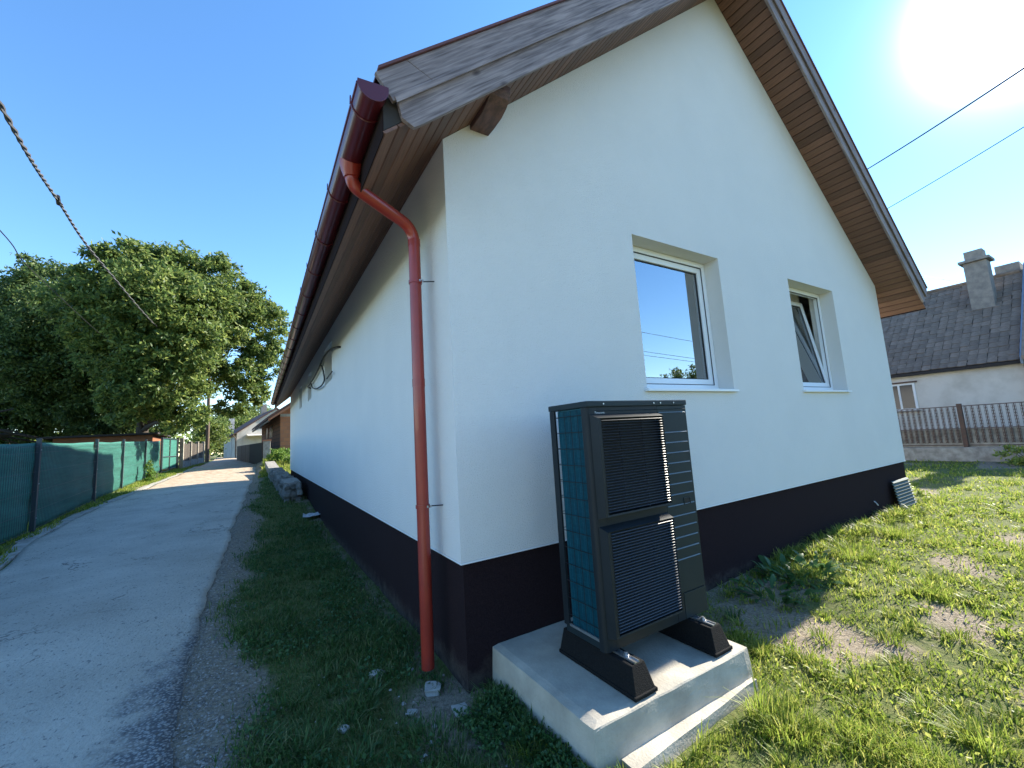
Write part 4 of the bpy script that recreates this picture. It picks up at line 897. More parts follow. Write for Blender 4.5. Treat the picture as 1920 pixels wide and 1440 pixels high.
# utility pole and its cables
pole = thing('utility_pole', 'wooden utility pole rising through the walnut tree crown', 'utility pole', (-4.95, 42.0, .12))
MB().tube([(0, 0, -.5), (0, 0, 10.4)], [.15, .10], 12).build('pole', M['polewood'], pole, smooth=True)
MB().box(-.06, -.13, 9.2, .06, -.10, 9.35).box(-.75, -.135, 9.55, .75, -.065+.03, 9.63).build('crossarm', M['brownmetal'], pole)
for xx_ in (-.65, -.25, .25, .65): MB().tube([(xx_, -.08, 9.63), (xx_, -.08, 9.72), (xx_, -.08, 9.80)], [.035, .05, .03], 8).build('insulator', M['pvc'], pole, smooth=True)
def spline(pts, n=80):
    P = [np.array(p, float) for p in pts]; P = [2*P[0]-P[1]]+P+[2*P[-1]-P[-2]]; out = []
    for i in range(1, len(P)-2):
        for t in np.linspace(0, 1, n//(len(P)-3), endpoint=False):
            a, b_, c, d = P[i-1:i+3]; out.append(.5*((2*b_)+(-a+c)*t+(2*a-5*b_+4*c-d)*t*t+(-a+3*b_-3*c+d)*t**3))
    out.append(P[-2]); return out
thick = [(-2.5, -6.0, 5.8), (-3.826, 4, 5.053), (-4.541, 8, 5.853), (-5.002, 13, 6.323), (-5.20, 24.5, 7.05), (-5.0, 42, 9.75)]
sp = spline([(-3.0, -1.5, 4.75)]+thick[1:], 200); mb = MB()
for ph in (0, PI):
    mb.tube([tuple(p+np.array([math.cos(i*1.1+ph)*.016, 0, math.sin(i*1.1+ph)*.016])) for i, p in enumerate(sp)], .016, 5)
oc = mb.build('overhead_cable', M['wiregrey'], None, smooth=True); tag(oc, 'thick twisted overhead cable sagging down to the pole in the walnut tree', 'cable')
cl_ = MB().tube([(-4.50, 7.85, 5.86), (-4.56, 8.12, 5.83)], .035, 8).tube([(-4.53, 7.95, 5.84), (-4.46, 7.98, 5.76)], .012, 6).build('cable_splice', M['wire'], None, smooth=True); cl_.parent = oc
tag(MB().tube(spline([(-4.0, 0, 4.2), (-5.233, 8, 5.086), (-5.99, 12, 5.55), (-7.1, 24, 6.25), (-7.5, 38, 6.9), (-7.8, 60, 8)], 60), .010, 5).build('overhead_cable', M['wire'], None, smooth=True), 'thin overhead wire running into the left side of the walnut tree', 'cable')
def pray(u, v, t):
    d = _r*(u-960)/CAM[0]+_d*(v-720)/CAM[0]+_f; return np.array(CAM[4:7])+d*t
def two(u0, v0, t0, u1, v1, t1, r, label, sag=.0, m='wire', ext=(.25, .6)):
    a, b_ = pray(u0, v0, t0), pray(u1, v1, t1); d = b_-a; pts_ = []
    for t in np.linspace(-ext[0], 1+ext[1], 40):
        p = a+d*t; p = p.copy(); p[2] += sag*((t-.5)**2-.25); pts_.append(tuple(p))
    tag(MB().tube(pts_, r, 5).build('overhead_cable', M[m], None, smooth=True), label, 'cable')
two(1625, 318, 17, 1920, 128, 10, .024, 'thicker overhead wire slanting under the sun on the right', .15, ext=(.18, 1.2))
two(1657, 395, 18, 1920, 238, 12, .015, 'thinner lower overhead wire on the right of the roof', .12, ext=(.15, 1.2))
two(1720, 515, 30, 1815, 531, 23.5, .008, 'hair-thin wire running to the neighbouring cement chimney', .1, ext=(.4, .25))

# ------------------------------------------------------------------ right: neighbour house and ornamental fence
nb = thing('neighbour_house', 'old whitewashed house with mossy grey tiled roof behind the iron fence', 'house', (20.0, -.05, -.7))
EZ = 2.44+.7; RZ = 5.98+.7; RXN = 4.1   # eave and ridge height above local base
MB().box(0, .0, -.3, .3, 14, EZ-.02).build('side_wall', M['whitewash'], nb)
MB().box(.31, 0, -.3, 8.4, .3, EZ-.02).build('end_wall', M['whitewash'], nb); MB().prism([(.0, EZ-.01), (8.4, EZ-.01), (4.2, RZ-.2)], 'y', 13.7, 14).build('gable_wall', M['whitewash'], nb)
MB().box(8.1, .31, -.3, 8.4, 14, EZ-.02).build('side_wall', M['whitewash'], nb)
rsl = (RZ-EZ)/RXN; ra = math.atan(rsl); rl_ = math.hypot(RZ-EZ, RXN)
MB().prism([(-.18, EZ-.18*rsl-.03), (RXN, RZ-.03), (RXN, RZ-.12), (-.18, EZ-.18*rsl-.12)], 'y', .02, 14.2).build('roof_deck', M['dark_felt'], nb)
MB().prism([(8.6, EZ-.18*rsl-.0), (RXN+.002, RZ-.0), (RXN+.002, RZ-.12), (8.6, EZ-.18*rsl-.12)], 'y', .02, 14.2).build('roof_deck', M['oldtile'], nb)
# tiles one by one where they show, the rest joined
tw, tr_ = .235, .285; tl = .36; nrow = int((rl_+.2)/tr_)+1; ncol = int(14.0/tw)
tb = MB(); tb.add([(0, .004, 0), (tl, .004, -.012), (tl, tw-.006, -.012), (0, tw-.006, 0), (0, .004, .018), (tl, .004, .006), (tl, tw-.006, .006), (0, tw-.006, .018), (-.012, tw*.5, 0), (-.012, tw*.5, .018)],
       [(0, 3, 2, 1), (4, 5, 6, 7), (0, 1, 5, 4), (1, 2, 6, 5), (2, 3, 7, 6), (0, 4, 9, 8), (8, 9, 7, 3), (0, 8, 3), (4, 7, 9)])
tmesh = tb.mesh('roof_tile', M['oldtile']); tv = [Vector(v) for v in tb.v]; tf = tb.f
cells = []
for r_i in range(nrow):
    for c_i in range(ncol):
        s = -.22+r_i*tr_; y = .04+c_i*tw
        if s+tl > rl_+.15: continue
        cells.append((y, r_i, c_i, s))
vis = sorted([c for c in cells if c[0] < 4.7], key=lambda c: c[0]+abs(c[3]-1.5)*.2)[:300]; vset = set((c[1], c[2]) for c in vis)
rest = MB(); rgt = random.Random(3)
roof_t = Matrix.Translation((0, 0, EZ))@Matrix.Rotation(-ra, 4, 'Y')
for (y, r_i, c_i, s) in cells:
    off = (rgt.uniform(-.012, .012), rgt.uniform(-.008, .008), rgt.uniform(0, .010)); T = roof_t@Matrix.Translation((s+off[0], y+off[1]+(.0), .004+off[2]))@Matrix.Rotation(rgt.uniform(-.03, .03), 4, 'Z')@Matrix.Rotation(rgt.uniform(-.012, .03), 4, 'X')
    if (r_i, c_i) in vset:
        o = link('roof_tile', tmesh, nb); o.matrix_local = T
    else: rest.add([T@v for v in tv], tf)
rest.build('roof_tiles', M['oldtile'], nb, kind='stuff')
for i in range(36): 
    y = .1+i*.39; MB().tube([(RXN, y, RZ+.02), (RXN, y+.40, RZ+.035)], [.10, .085], 8).build('ridge_tile', M['oldtile'], nb)
ch = MB(); ch.box(2.45, .66, EZ+2.0, 3.1, 1.28, 7.15); chim = ch.build('chimney', M['chimney'], nb, bevel=.01)
MB().box(2.33, .55, 7.155, 3.22, 1.39, 7.26).build('chimney_collar', M['chimney'], chim, bevel=.01); MB().box(2.5, .72, 7.265, 3.05, 1.22, 7.62).build('chimney_head', M['chimney'], chim, bevel=.01)
MB().box(RXN+.1, .1, RZ-.3, RXN+.9, .75, RZ+.45).build('chimney', M['chimney'], nb)
wf = MB()
wy0, wy1, wz0, wz1 = 2.68, 3.62, 1.58, 2.62
for (a, b_, c, d) in ((wy0, wy0+.07, wz0, wz1), (wy1-.07, wy1, wz0, wz1), (wy0+.07, wy1-.07, wz0, wz0+.07), (wy0+.07, wy1-.07, wz1-.07, wz1), ((wy0+wy1)/2-.03, (wy0+wy1)/2+.03, wz0+.07, wz1-.07)): wf.box(-.03, a, c, .0-.002, b_, d)
w = wf.build('window', M['curtain'], nb); MB().box(-.015, wy0+.07, wz0+.07, -.003, wy1-.07, wz1-.07).build('pane', M['glassy'], w); MB().box(-.06, wy0-.08, wz1+.0005, -.002, wy1+.08, wz1+.06).build('lintel', M['brownmetal'], w); MB().box(-.08, wy0-.06, wz0-.06, -.002, wy1+.06, wz0-.001).build('sill', M['chimney'], w)
# taller wing at the right edge
wing = thing('neighbour_wing', 'taller white wing with blue grey verge trim at the far right edge', 'house', (19.7, -.12, -.7))
MB().prism([(0, -.3), (8.4, -.3), (8.4, EZ-.15), (4.35, RZ+.25), (.0, EZ-.12)], 'y', -8.0, 0).build('wall', M['whitewash'], wing)
MB().prism([(-.12, EZ-.30), (4.4, RZ+.12), (4.4, RZ+.33), (-.12, EZ-.06)], 'y', -.05+.052, .06).build('verge_trim', M['bluetrim'], wing)
MB().prism([(-.3, EZ-.18), (4.4, RZ+.27), (4.4, RZ+.4), (-.3, EZ-.05)], 'y', -8.1, -.0).build('roof', M['oldtile'], wing)
MB().box(-.16, -1.4, 2.28, -.002, -.10, 2.40).build('sill', M['brownmetal'], wing); MB().box(-.02, -1.3, 2.405, -.002, -.25, 3.1-.25).build('window', M['glassy'], wing)

# ornamental iron fence on a concrete base
RFX = 16.3
rf = thing('iron_fence', 'brown iron fence of patterned vertical bands on a concrete base', 'fence', (RFX, 0, -.68))
MB().box(-.14, -9, -.3, .14, 3.3, .40).build('base_wall', M['concrete_old'], rf, bevel=.015)
MB().box(.02, -9, .405, .06, 3.3, .92).build('lower_sheet', M['concrete_old'], rf)
bb = MB(); bb.box(-.030, -.05, 0, -.008, -.042, 1.0); bb.box(-.030, .042, 0, -.008, .05, 1.0)
for k in range(12):
    z = .01+k*.083; bb.box(-.026, -.042, z, -.012, .042, z+.014); bb.box(-.026, -.016, z+.014, -.012, .016, z+.083-.0)
bandm = bb.mesh('patterned_band', M['brownmetal'])
postsR = [3.25, .82, -1.65, -4.1, -6.6, -9.0]
for y in postsR: MB().box(-.06, y-.05, .1, .05, y+.05, 1.66).build('post', M['brownmetal'], rf, bevel=.006)
for a, b_ in zip(postsR[:-1], postsR[1:]):
    fr = MB(); fr.box(-.03, b_+.055, 1.575, .0, a-.055, 1.60); fr.box(-.03, b_+.055, .93, .0, a-.055, .95); fr.box(-.03, b_+.055, .45, .0, a-.055, .47)
    P_ = fr.build('fence_panel', M['brownmetal'], rf)
    n_ = 18
    for k in range(n_):
        o = link('patterned_band', bandm, P_, loc=(0.0, b_+.055+(a-b_-.11)*(k+.5)/n_, .52)); o.scale = (1, .62, 1.05)

# ------------------------------------------------------------------ vegetation
def rot_frames(n, up_bias=0.0):
    """random orthonormal frames: returns dir, side, normal (n,3)"""
    d = rng.normal(size=(n, 3)); d[:, 2] += up_bias; d /= np.linalg.norm(d, axis=1)[:, None]
    r = rng.normal(size=(n, 3)); s = np.cross(d, r); s /= np.linalg.norm(s, axis=1)[:, None]; return d, s, np.cross(d, s)
def leaves_mesh(name, P, length, width, m, droop=-.35):
    n = len(P); d, s, nn = rot_frames(n, droop); l = length*(.65+.7*rng.random(n)); w = width*(.65+.7*rng.random(n))
    base = P; tip = P+d*l[:, None]; mid = P+d*(l*.5)[:, None]+nn*(l*.10)[:, None]
    a = mid+s*(w*.5)[:, None]; b = mid-s*(w*.5)[:, None]
    V = np.stack([base, a, tip, b], 1).reshape(-1, 3); i = 4*np.arange(n)
    F = np.stack([i, i+1, i+2, i, i+2, i+3], 1).ravel()
    return fastmesh(name, V, F, np.full(2*n, 3), m)
def lobe_points(c, r, n, clump=.22):
    """leaf positions in twig clumps over the outer shell of an ellipsoid"""
    k = max(8, n//46); u = rng.normal(size=(k, 3)); u /= np.linalg.norm(u, axis=1)[:, None]
    rr_ = (.50+.62*rng.random(k)**.8)[:, None]; ctr = np.array(c)+u*rr_*np.array(r)
    pick = rng.integers(0, k, n); sp_ = clump*np.mean(r); q_ = rng.normal(size=(n, 3))*np.array([1, 1, .6])*sp_*.55
    return ctr[pick]+q_
def branch(b, p0, p1, r0, r1, depth, rnd_):
    p0 = Vector(p0); p1 = Vector(p1); mid = (p0+p1)/2+Vector((rnd_.uniform(-.1, .1), rnd_.uniform(-.1, .1), rnd_.uniform(0, .15)))*(p1-p0).length
    b.tube([p0, p0.lerp(mid, .5)+Vector((0, 0, .02)), mid, p1], [r0, r0*.85, (r0+r1)/2, r1], 8 if r0 > .08 else 5)
    if depth:
        for k in range(3):
            d = (p1-p0).normalized()+Vector((rnd_.uniform(-.9, .9), rnd_.uniform(-.9, .9), rnd_.uniform(-.2, .8)))
            branch(b, p1 if k else mid, (p1 if k else mid)+d.normalized()*min((p1-p0).length*.4, 1.3), r1*.9, r1*.35, depth-1, rnd_)
def tree(name, label, base, trunk_h, trunk_r, lobes, leaf_len, leaf_w, m, per, group=None, clump=.17, br=.72, dep=1):
    t = thing(name, label, 'tree', base, 0, group); bx, by, bz = base; b = MB(); r_ = random.Random(int(abs(bx*31+by*7)))
    b.tube([(0, 0, -.4), (.05, 0, trunk_h*.35), (-.05, .1, trunk_h*.7), (0, 0, trunk_h)], [trunk_r*1.4, trunk_r, trunk_r*.85, trunk_r*.7], 12)
    for (c, r) in lobes:
        q = Vector((c[0]-bx, c[1]-by, c[2]-bz)); branch(b, (0, 0, trunk_h*r_.uniform(.7, .98)), q*br+Vector((0, 0, trunk_h*.18)), trunk_r*.42, trunk_r*.12, dep, r_)
    b.build('trunk', M['bark'], t, smooth=True)
    P = np.concatenate([lobe_points(c, r, int(per*np.prod(r)**(2/3)), clump) for c, r in lobes]); P -= np.array(base)
    P = P[P[:, 2]+bz > .3]
    o = link('crown', leaves_mesh('crown', P, leaf_len, leaf_w, m), t, kind='stuff'); return t
def L(u, v, t, r, k=(1, 1, .9)):
    p = pray(u, v, t); return (tuple(p), (r*k[0], r*k[1], r*k[2]))
# main walnut: lobes follow the crown's shape in the round (centres 19-27 m away)
walnut = [L(265, 500, 21, 1.5), L(215, 510, 20, 1.3), L(330, 510, 22, 1.5), L(400, 525, 23, 1.5), L(300, 570, 20, 2.2), L(200, 590, 20, 2.0), L(385, 590, 22, 1.9), L(450, 575, 24, 1.5),
          L(480, 610, 25, 1.7), L(495, 665, 25, 1.25), L(455, 700, 24, 1.3), L(480, 735, 25, .85), L(440, 760, 24, .8), L(330, 640, 20, 1.8), L(250, 660, 20, 1.8), L(320, 720, 20, 1.5), L(265, 745, 19.5, 1.4), L(340, 775, 20, 1.0), L(405, 620, 23, 1.2), L(300, 620, 24, 3.0, (1, 1, 1)), L(340, 690, 26, 2.2)]
tree('walnut_tree', 'large walnut tree overhanging the lane behind the green fence', (-7.0, 29.5, -.1), 3.6, .34, walnut, .23, .105, M['leaf'], 2100)
dark = [L(90, 545, 25, 2.0), L(40, 580, 25, 1.9), L(130, 600, 24, 2.2), L(20, 650, 24, 2.3), L(100, 680, 24, 2.4), L(175, 690, 25, 2.2), L(190, 760, 25, 1.9), L(110, 745, 25, 2.0), L(25, 745, 25, 1.9), L(-60, 640, 25, 2.6), L(-90, 560, 26, 2.2), L(-150, 700, 25, 2.6), L(230, 780, 26, 1.3), L(60, 720, 29, 2.6), L(40, 800, 25, 1.1), L(110, 800, 26, 1.2), L(180, 800, 27, 1.2), L(245, 800, 29, 1.3), L(-40, 790, 24, 1.4), L(300, 800, 31, 1.2)]
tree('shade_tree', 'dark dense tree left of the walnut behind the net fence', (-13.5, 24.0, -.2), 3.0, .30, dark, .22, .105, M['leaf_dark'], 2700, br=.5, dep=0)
far_t = [L(440, 800, 60, 2.6), L(470, 785, 64, 2.6), L(425, 820, 58, 2.4)]
tree('far_tree', 'hazy green tree behind the tiled roof of the far outbuilding', (float(pray(440, 850, 62)[0]), float(pray(440, 850, 62)[1]), .2), 2.0, .2, far_t, .3, .16, M['leaf'], 1200, clump=.3)
hedge = [L(395, 815, 42, 1.5), L(385, 790, 41, 1.2), L(375, 840, 40, 1.0), L(408, 800, 44, 1.2)]
tree('lane_tree', 'small bright green tree behind the utility pole', (float(pray(390, 850, 42)[0]), float(pray(390, 850, 42)[1]), .15), 1.6, .15, hedge, .24, .12, M['leaf'], 1400, clump=.3)
def bush(name, label, cat, lobes, m, leaf, width, per, base):
    t = thing(name, label, cat, base)
    P = np.concatenate([lobe_points(c, r, per, .3) for c, r in lobes])-np.array(base); P = P[P[:, 2] > 0]
    link('leaves', leaves_mesh('leaves', P, leaf, width, m, .2), t, kind='stuff')
    b = MB(); r_ = random.Random(4)
    for (c, r) in lobes:
        for k in range(4): b.tube([(r_.uniform(-.1, .1), r_.uniform(-.1, .1), -.05), (c[0]-base[0]+r_.uniform(-.5, .5)*r[0], c[1]-base[1]+r_.uniform(-.5, .5)*r[1], c[2]-base[2]+r[2]*.5)], [.012, .004], 5)
    b.build('stems', M['bark'], t); return t
def onz(u, v, z):
    o = np.array(CAM[4:7]); d = _r*(u-960)/CAM[0]+_d*(v-720)/CAM[0]+_f; return o+d*(z-o[2])/d[2]
bz_ = (.0, 23.5, .12)
bush('shrub', 'bright green leafy shrub on the bank in front of the brick house', 'shrub', [((-.35, 22.8, .45), (.35, .5, .40)), ((.1, 23.4, .50), (.5, .6, .36)), ((.3, 22.0, .22), (.4, .6, .25))], M['leaf_bright'], .12, .06, 900, (.0, 23.0, .10))
p = onz(1882, 872, -.68); p = (15.2, .15, -.68)
bush('weed_bush', 'pale yellow green weed clump at the foot of the iron fence', 'plant', [((15.3, -.35, -.45), (.35, .5, .33)), ((15.5, -.85, -.5), (.3, .4, .25))], M['leaf_yellow'], .10, .05, 700, (15.4, -.5, -.70))
bush('weed_bush', 'tall thin weed growing against the green net fence', 'plant', [((-5.42, 22.3, .28), (.10, .14, .5)), ((-5.38, 22.0, .0), (.22, .3, .28)), ((-5.38, 24.2, .0), (.22, .8, .28))], M['leaf_bright'], .10, .04, 420, (-5.4, 22.6, -.23))
bush('weed_bush', 'low yellowing plant by the ridged sheet at the yard corner', 'plant', [((8.9, .25, -.62), (.35, .3, .14)), ((9.3, .6, -.64), (.3, .3, .10))], M['leaf_yellow'], .07, .035, 420, (9.1, .35, -.74))
# hedge masses far away so that the land does not end bare
for i, (cx_, cy_, rx_, ry_, hz_, lab) in enumerate(((-40, 60, 26, 6, 6, 'far row of trees beyond the left gardens'), (60, 40, 8, 34, 5, 'far row of trees behind the neighbouring house'), (5, -60, 60, 6, 6, 'row of trees behind the viewer'), (20, 110, 70, 8, 7, 'distant line of trees past the end of the lane'))):
    n = 9000; P = np.stack([cx_+rx_*rng.uniform(-1, 1, n), cy_+ry_*rng.uniform(-1, 1, n), np.zeros(n)], -1)
    top = hz_*(.55+.5*fbm(P[:, 0], P[:, 1], .16, 3)); P[:, 2] = -.6+top*rng.random(n)**.6
    o = link('tree_belt', leaves_mesh('tree_belt', P, .9, .6, M['leaf']), kind='stuff'); o['label'] = lab
# tree and wires behind the viewer, seen mirrored in the window pane
tree('garden_tree', 'bushy tree behind the viewer mirrored low in the window pane', (27.6, -17.8, -.7), 2.2, .25, [((28.6, -17.8, 3.6), (2.0, 2.0, 1.9)), ((26.8, -17.8, 3.0), (1.5, 1.5, 1.5)), ((29.8, -18.5, 3.0), (1.6, 1.6, 1.5)), ((25.6, -18, 2.6), (1.0, 1.2, 1.5))], .2, .1, M['leaf_dark'], 1300)
for z_, y_, lab in ((7.2, -14, 'upper of the three wires mirrored in the window'), (6.0, -14.2, 'middle of the three wires mirrored in the window'), (5.75, -14.2, 'lower of the paired wires mirrored in the window'), (3.2, -14.5, 'lowest wire mirrored in the window')):
    tag(MB().tube([(-4, y_+1, z_+1.0), (10, y_, z_), (26, y_-1, z_-.4)], .014, 5).build('overhead_cable', M['wire'], None), lab, 'cable')

# grass blades
def blades(name, x, y, h, w, m, label, lean=.35):
    n = len(x)
    if not n: return
    z = ground_z(x, y)-.006; a = rng.random(n)*2*PI; ln = np.abs(rng.normal(lean, .28, n)); b_ = rng.random(n)*2*PI
    sd_ = np.stack([np.cos(a), np.sin(a), 0*a], -1)*w[:, None]*.5; ld = np.stack([np.cos(b_), np.sin(b_), 0*a], -1)
    P0 = np.stack([x, y, z], -1); up = np.array([0, 0, 1.])
    P1 = P0+up*(h*.55)[:, None]+ld*(h*ln*.35)[:, None]; P2 = P0+up*(h*(1-.22*np.clip(ln, 0, 1.5)))[:, None]+ld*(h*ln*1.05)[:, None]
    V = np.stack([P0-sd_, P0+sd_, P1+sd_*.8, P1-sd_*.8, P2], 1).reshape(-1, 3); i = 5*np.arange(n)
    F = np.stack([i, i+1, i+2, i+3, i+3, i+2, i+4], 1).ravel(); S = np.tile([4, 3], n)
    o = link(name, fastmesh(name, V, F, S, m), kind='stuff'); o['label'] = label
def free_mask(x, y):
    inh = (x > -.0) & (x < W+.0) & (y > -.0) & (y < LEN)
    ins = (x > .20) & (x < 1.53) & (y > -1.06)&(y<.05)
    lip = (x > .34) & (x < 1.50) & (y > -1.17) & (y < 0)
    onr = (x > road_left(y)-.24) & (x < road_right(y)+.02)
    return ~(inh | ins | lip | onr)
def polar(n, r0, r1, a0, a1, p=1.0):
    r = r0*(r1/r0)**(rng.random(n)**p); a = np.radians(rng.uniform(a0, a1, n)); return CAM[4]+r*np.sin(a), CAM[5]+r*np.cos(a), r
# sunny yard, right of the slab
x, y, r = polar(420000, 1.6, 24, 28, 100, .85)
k = free_mask(x, y) & (x > -.2) & (y < 6) & (x < 16.1); x, y, r = x[k], y[k], r[k]
ta = turf_amount(x, y); tuft = np.clip((fbm(x+5, y+3, 3.2, 2)-.52)/.2, 0, 1)
fine = np.clip((fbm(x-7, y+2, 9, 2)-.33)/.22, .08, 1)
k = rng.random(len(x)) < np.clip(ta*.9+.10, 0, 1)*(.35+.65*tuft)*fine; x, y, r, tuft = x[k], y[k], r[k], tuft[k]
edge = np.exp(-np.abs(y)/.25)*(x > 0)*(x < W)*(x > 3.9)
blades('lawn_grass', x, y, (.026+.045*rng.random(len(x))**1.5+.075*tuft*rng.random(len(x))+.10*edge*rng.random(len(x))), (.0032+.0011*r)*(.7+.6*rng.random(len(x))), M['grass'], 'sunlit patchy yard grass in front of the gable', .55)
# shaded verge
x, y, r = polar(260000, 1.5, 30, -14, 36, .8)
k = free_mask(x, y) & (x > -2) & (x < .35) & ((x < 0) | (y < -.0)); x, y, r = x[k], y[k], r[k]
ta = turf_amount(x, y); tuft = np.clip((fbm(x+5, y+3, 3.4, 2)-.45)/.25, 0, 1)
k = rng.random(len(x)) < ta*(.5+.5*tuft); x, y, r, tuft = x[k], y[k], r[k], tuft[k]
blades('verge_grass', x, y, (.025+.035*rng.random(len(x))+.06*tuft*rng.random(len(x))), (.0032+.0010*r)*(.7+.6*rng.random(len(x))), M['grass_shaded'], 'shaded grass verge between the lane and the plinth', .6)
# left bank at the green fence and the far right garden
x = rng.uniform(-5.9, -4.45, 60000); y = rng.uniform(3, 40, 60000); k = (x < road_left(y)-.16-(fbm(x, y, 1.4, 2)-.4)*.5) & (x > road_left(y)-1.4); x, y = x[k], y[k]
k = rng.random(len(x)) < np.clip((fbm(x, y, .9, 2)-.28)/.3, .05, 1); x, y = x[k], y[k]
blades('bank_grass', x, y, .04+.11*rng.random(len(x))**2, .012+.008*rng.random(len(x)), M['grass'], 'rough grass along the foot of the green net fence', .5)
x = rng.uniform(-1.2, 6, 30000); y = rng.uniform(18, 34, 30000); k = free_mask(x, y) & (x > road_right(y)+.15) & ~((x > -.1) & (y > 27.9)); x, y = x[k], y[k]
blades('bank_grass', x, y, .06+.16*rng.random(len(x))**2, .02+.015*rng.random(len(x)), M['grass'], 'rough sunlit grass on the bank beyond the house', .5)
# taller individual tufts
def tuft(x0, y0, n, hh, spread, m, label, wid=.006):
    a = rng.random(n)*2*PI; rr_ = spread*np.sqrt(rng.random(n)); x = x0+rr_*np.cos(a); y = y0+rr_*np.sin(a); k = free_mask(x, y); x, y = x[k], y[k]; n = len(x)
    if not n: print('EMPTY TUFT', label); return
    z = float(ground_z(x0, y0))
    ln = .25+.9*rng.random(n); h = hh*(.45+.6*rng.random(n)); ld = np.stack([x-x0, y-y0, 0*x], -1); ld /= (np.linalg.norm(ld, axis=1)[:, None]+1e-6); ld += rng.normal(size=(n, 3))*np.array([.45, .45, 0])
    sd_ = np.stack([-ld[:, 1], ld[:, 0], 0*x], -1); sd_ /= np.linalg.norm(sd_, axis=1)[:, None]; sd_ *= wid/2
    P0 = np.stack([x, y, ground_z(x, y)-.005], -1); up = np.array([0, 0, 1.]); segs = []
    for s, q_ in ((0, 1), (.4, .9), (.75, .6)): segs += [P0+up*(h*(s-.18*ln*s*s*1.6))[:, None]+ld*(h*ln*s*s*.8)[:, None]-sd_*q_, P0+up*(h*(s-.18*ln*s*s*1.6))[:, None]+ld*(h*ln*s*s*.8)[:, None]+sd_*q_]
    segs.append(P0+up*(h*(1-.30*ln))[:, None]+ld*(h*ln*.85)[:, None]); V = np.stack(segs, 1)-np.array([x0, y0, z]); V = V.reshape(-1, 3); i = 7*np.arange(n)
    F = np.stack([i, i+1, i+3, i+2, i+2, i+3, i+5, i+4, i+4, i+5, i+6], 1).ravel(); S = np.tile([4, 4, 3], n)
    o = link('grass_tuft', fastmesh('grass_tuft', V, F, S, m), loc=(x0, y0, z)); tag(o, label, 'grass tuft', 'separate grass tufts')
def gpt(u, v):
    z = -.75
    for _ in range(6): p = onz(u, v, z); z = float(ground_z(p[0], p[1]))
    return float(p[0]), float(p[1])
for (u, v, n, hh, sp_, mk, lab) in ((1428, 1228, 70, .13, .05, 'grass', 'small bright tuft just right of the slab corner'), (1670, 1205, 90, .12, .09, 'grass', 'rounded tuft in the middle of the sunlit yard'), (1800, 1200, 90, .10, .08, 'grass', 'darker low tuft right of the rounded one'),
        (1420, 1330, 260, .22, .14, 'grass', 'big arching tuft in front of the slab lip'), (1290, 1395, 200, .20, .12, 'grass', 'arching tuft at the front edge of the slab lip'), (1480, 1375, 220, .17, .14, 'grass', 'wide tuft near the front right of the slab'), (1850, 1400, 180, .13, .12, 'grass', 'tuft in the lower right corner of the yard'), (1220, 1425, 160, .18, .10, 'grass', 'tuft by the near corner of the slab lip'),
        (1540, 1200, 80, .10, .08, 'grass', 'short tuft left of the rounded one'), (1375, 1160, 60, .12, .06, 'grass_shaded', 'dark tuft in the shade right of the panel-side foot'), (1600, 1045, 200, .22, .20, 'grass', 'tall grass by the plinth beyond the dock leaves'), (1680, 1005, 200, .22, .22, 'grass', 'tall grass at the plinth nearer the ridged sheet'),
        (1000, 1390, 240, .14, .16, 'grass_shaded', 'shaded tuft left of the slab near corner'), (930, 1340, 200, .14, .14, 'grass_shaded', 'shaded tuft at the left edge of the slab'), (820, 1400, 220, .12, .18, 'grass_shaded', 'shaded tuft at the bottom of the verge'), (560, 1420, 200, .12, .2, 'grass_shaded', 'shaded tuft beside the gravel at the bottom')):
    x, y = gpt(u, v); tuft(x, y, n, hh, sp_, M[mk], lab)
# longer grass in loose clumps through yard and verge, joined
def clumps(name, cx, cy, nb, hh, spread, m, label):
    k = free_mask(cx, cy); cx, cy = cx[k], cy[k]; K = len(cx); ci = rng.integers(0, K, K*nb); n = len(ci); hk = hh*(.5+.9*rng.random(K))
    a = rng.random(n)*2*PI; rr_ = spread*np.sqrt(rng.random(n)); x = cx[ci]+rr_*np.cos(a); y = cy[ci]+rr_*np.sin(a); k = free_mask(x, y); x, y, ci, a = x[k], y[k], ci[k], a[k]; n = len(x)
    ln = .3+.9*rng.random(n); h = hk[ci]*(.4+.6*rng.random(n)); ld = np.stack([np.cos(a), np.sin(a), 0*a], -1)+rng.normal(size=(n, 3))*np.array([.5, .5, 0]); r = np.hypot(x-CAM[4], y-CAM[5])
    sd_ = np.stack([-ld[:, 1], ld[:, 0], 0*x], -1); sd_ /= np.linalg.norm(sd_, axis=1)[:, None]; sd_ *= (.0024+.0006*r)[:, None]
    P0 = np.stack([x, y, ground_z(x, y)-.005], -1); up = np.array([0, 0, 1.]); segs = []
    for s, q_ in ((0, 1), (.4, .9), (.75, .6)):
        c = P0+up*(h*(s-.18*ln*s*s*1.6))[:, None]+ld*(h*ln*s*s*.8)[:, None]; segs += [c-sd_*q_, c+sd_*q_]
    segs.append(P0+up*(h*(1-.30*ln))[:, None]+ld*(h*ln*.85)[:, None]); V = np.stack(segs, 1).reshape(-1, 3); i = 7*np.arange(n)
    F = np.stack([i, i+1, i+3, i+2, i+2, i+3, i+5, i+4, i+4, i+5, i+6], 1).ravel(); o = link(name, fastmesh(name, V, F, np.tile([4, 4, 3], n), m), kind='stuff'); o['label'] = label
x, y, r = polar(900, 2.0, 14, 30, 98, .9); k = (y < .8) & (x > 0) & (rng.random(len(x)) < turf_amount(x, y)*.8+.08); clumps('long_grass', x[k], y[k], 34, .085, .05, M['grass'], 'longer blades standing in loose clumps over the sunlit yard')
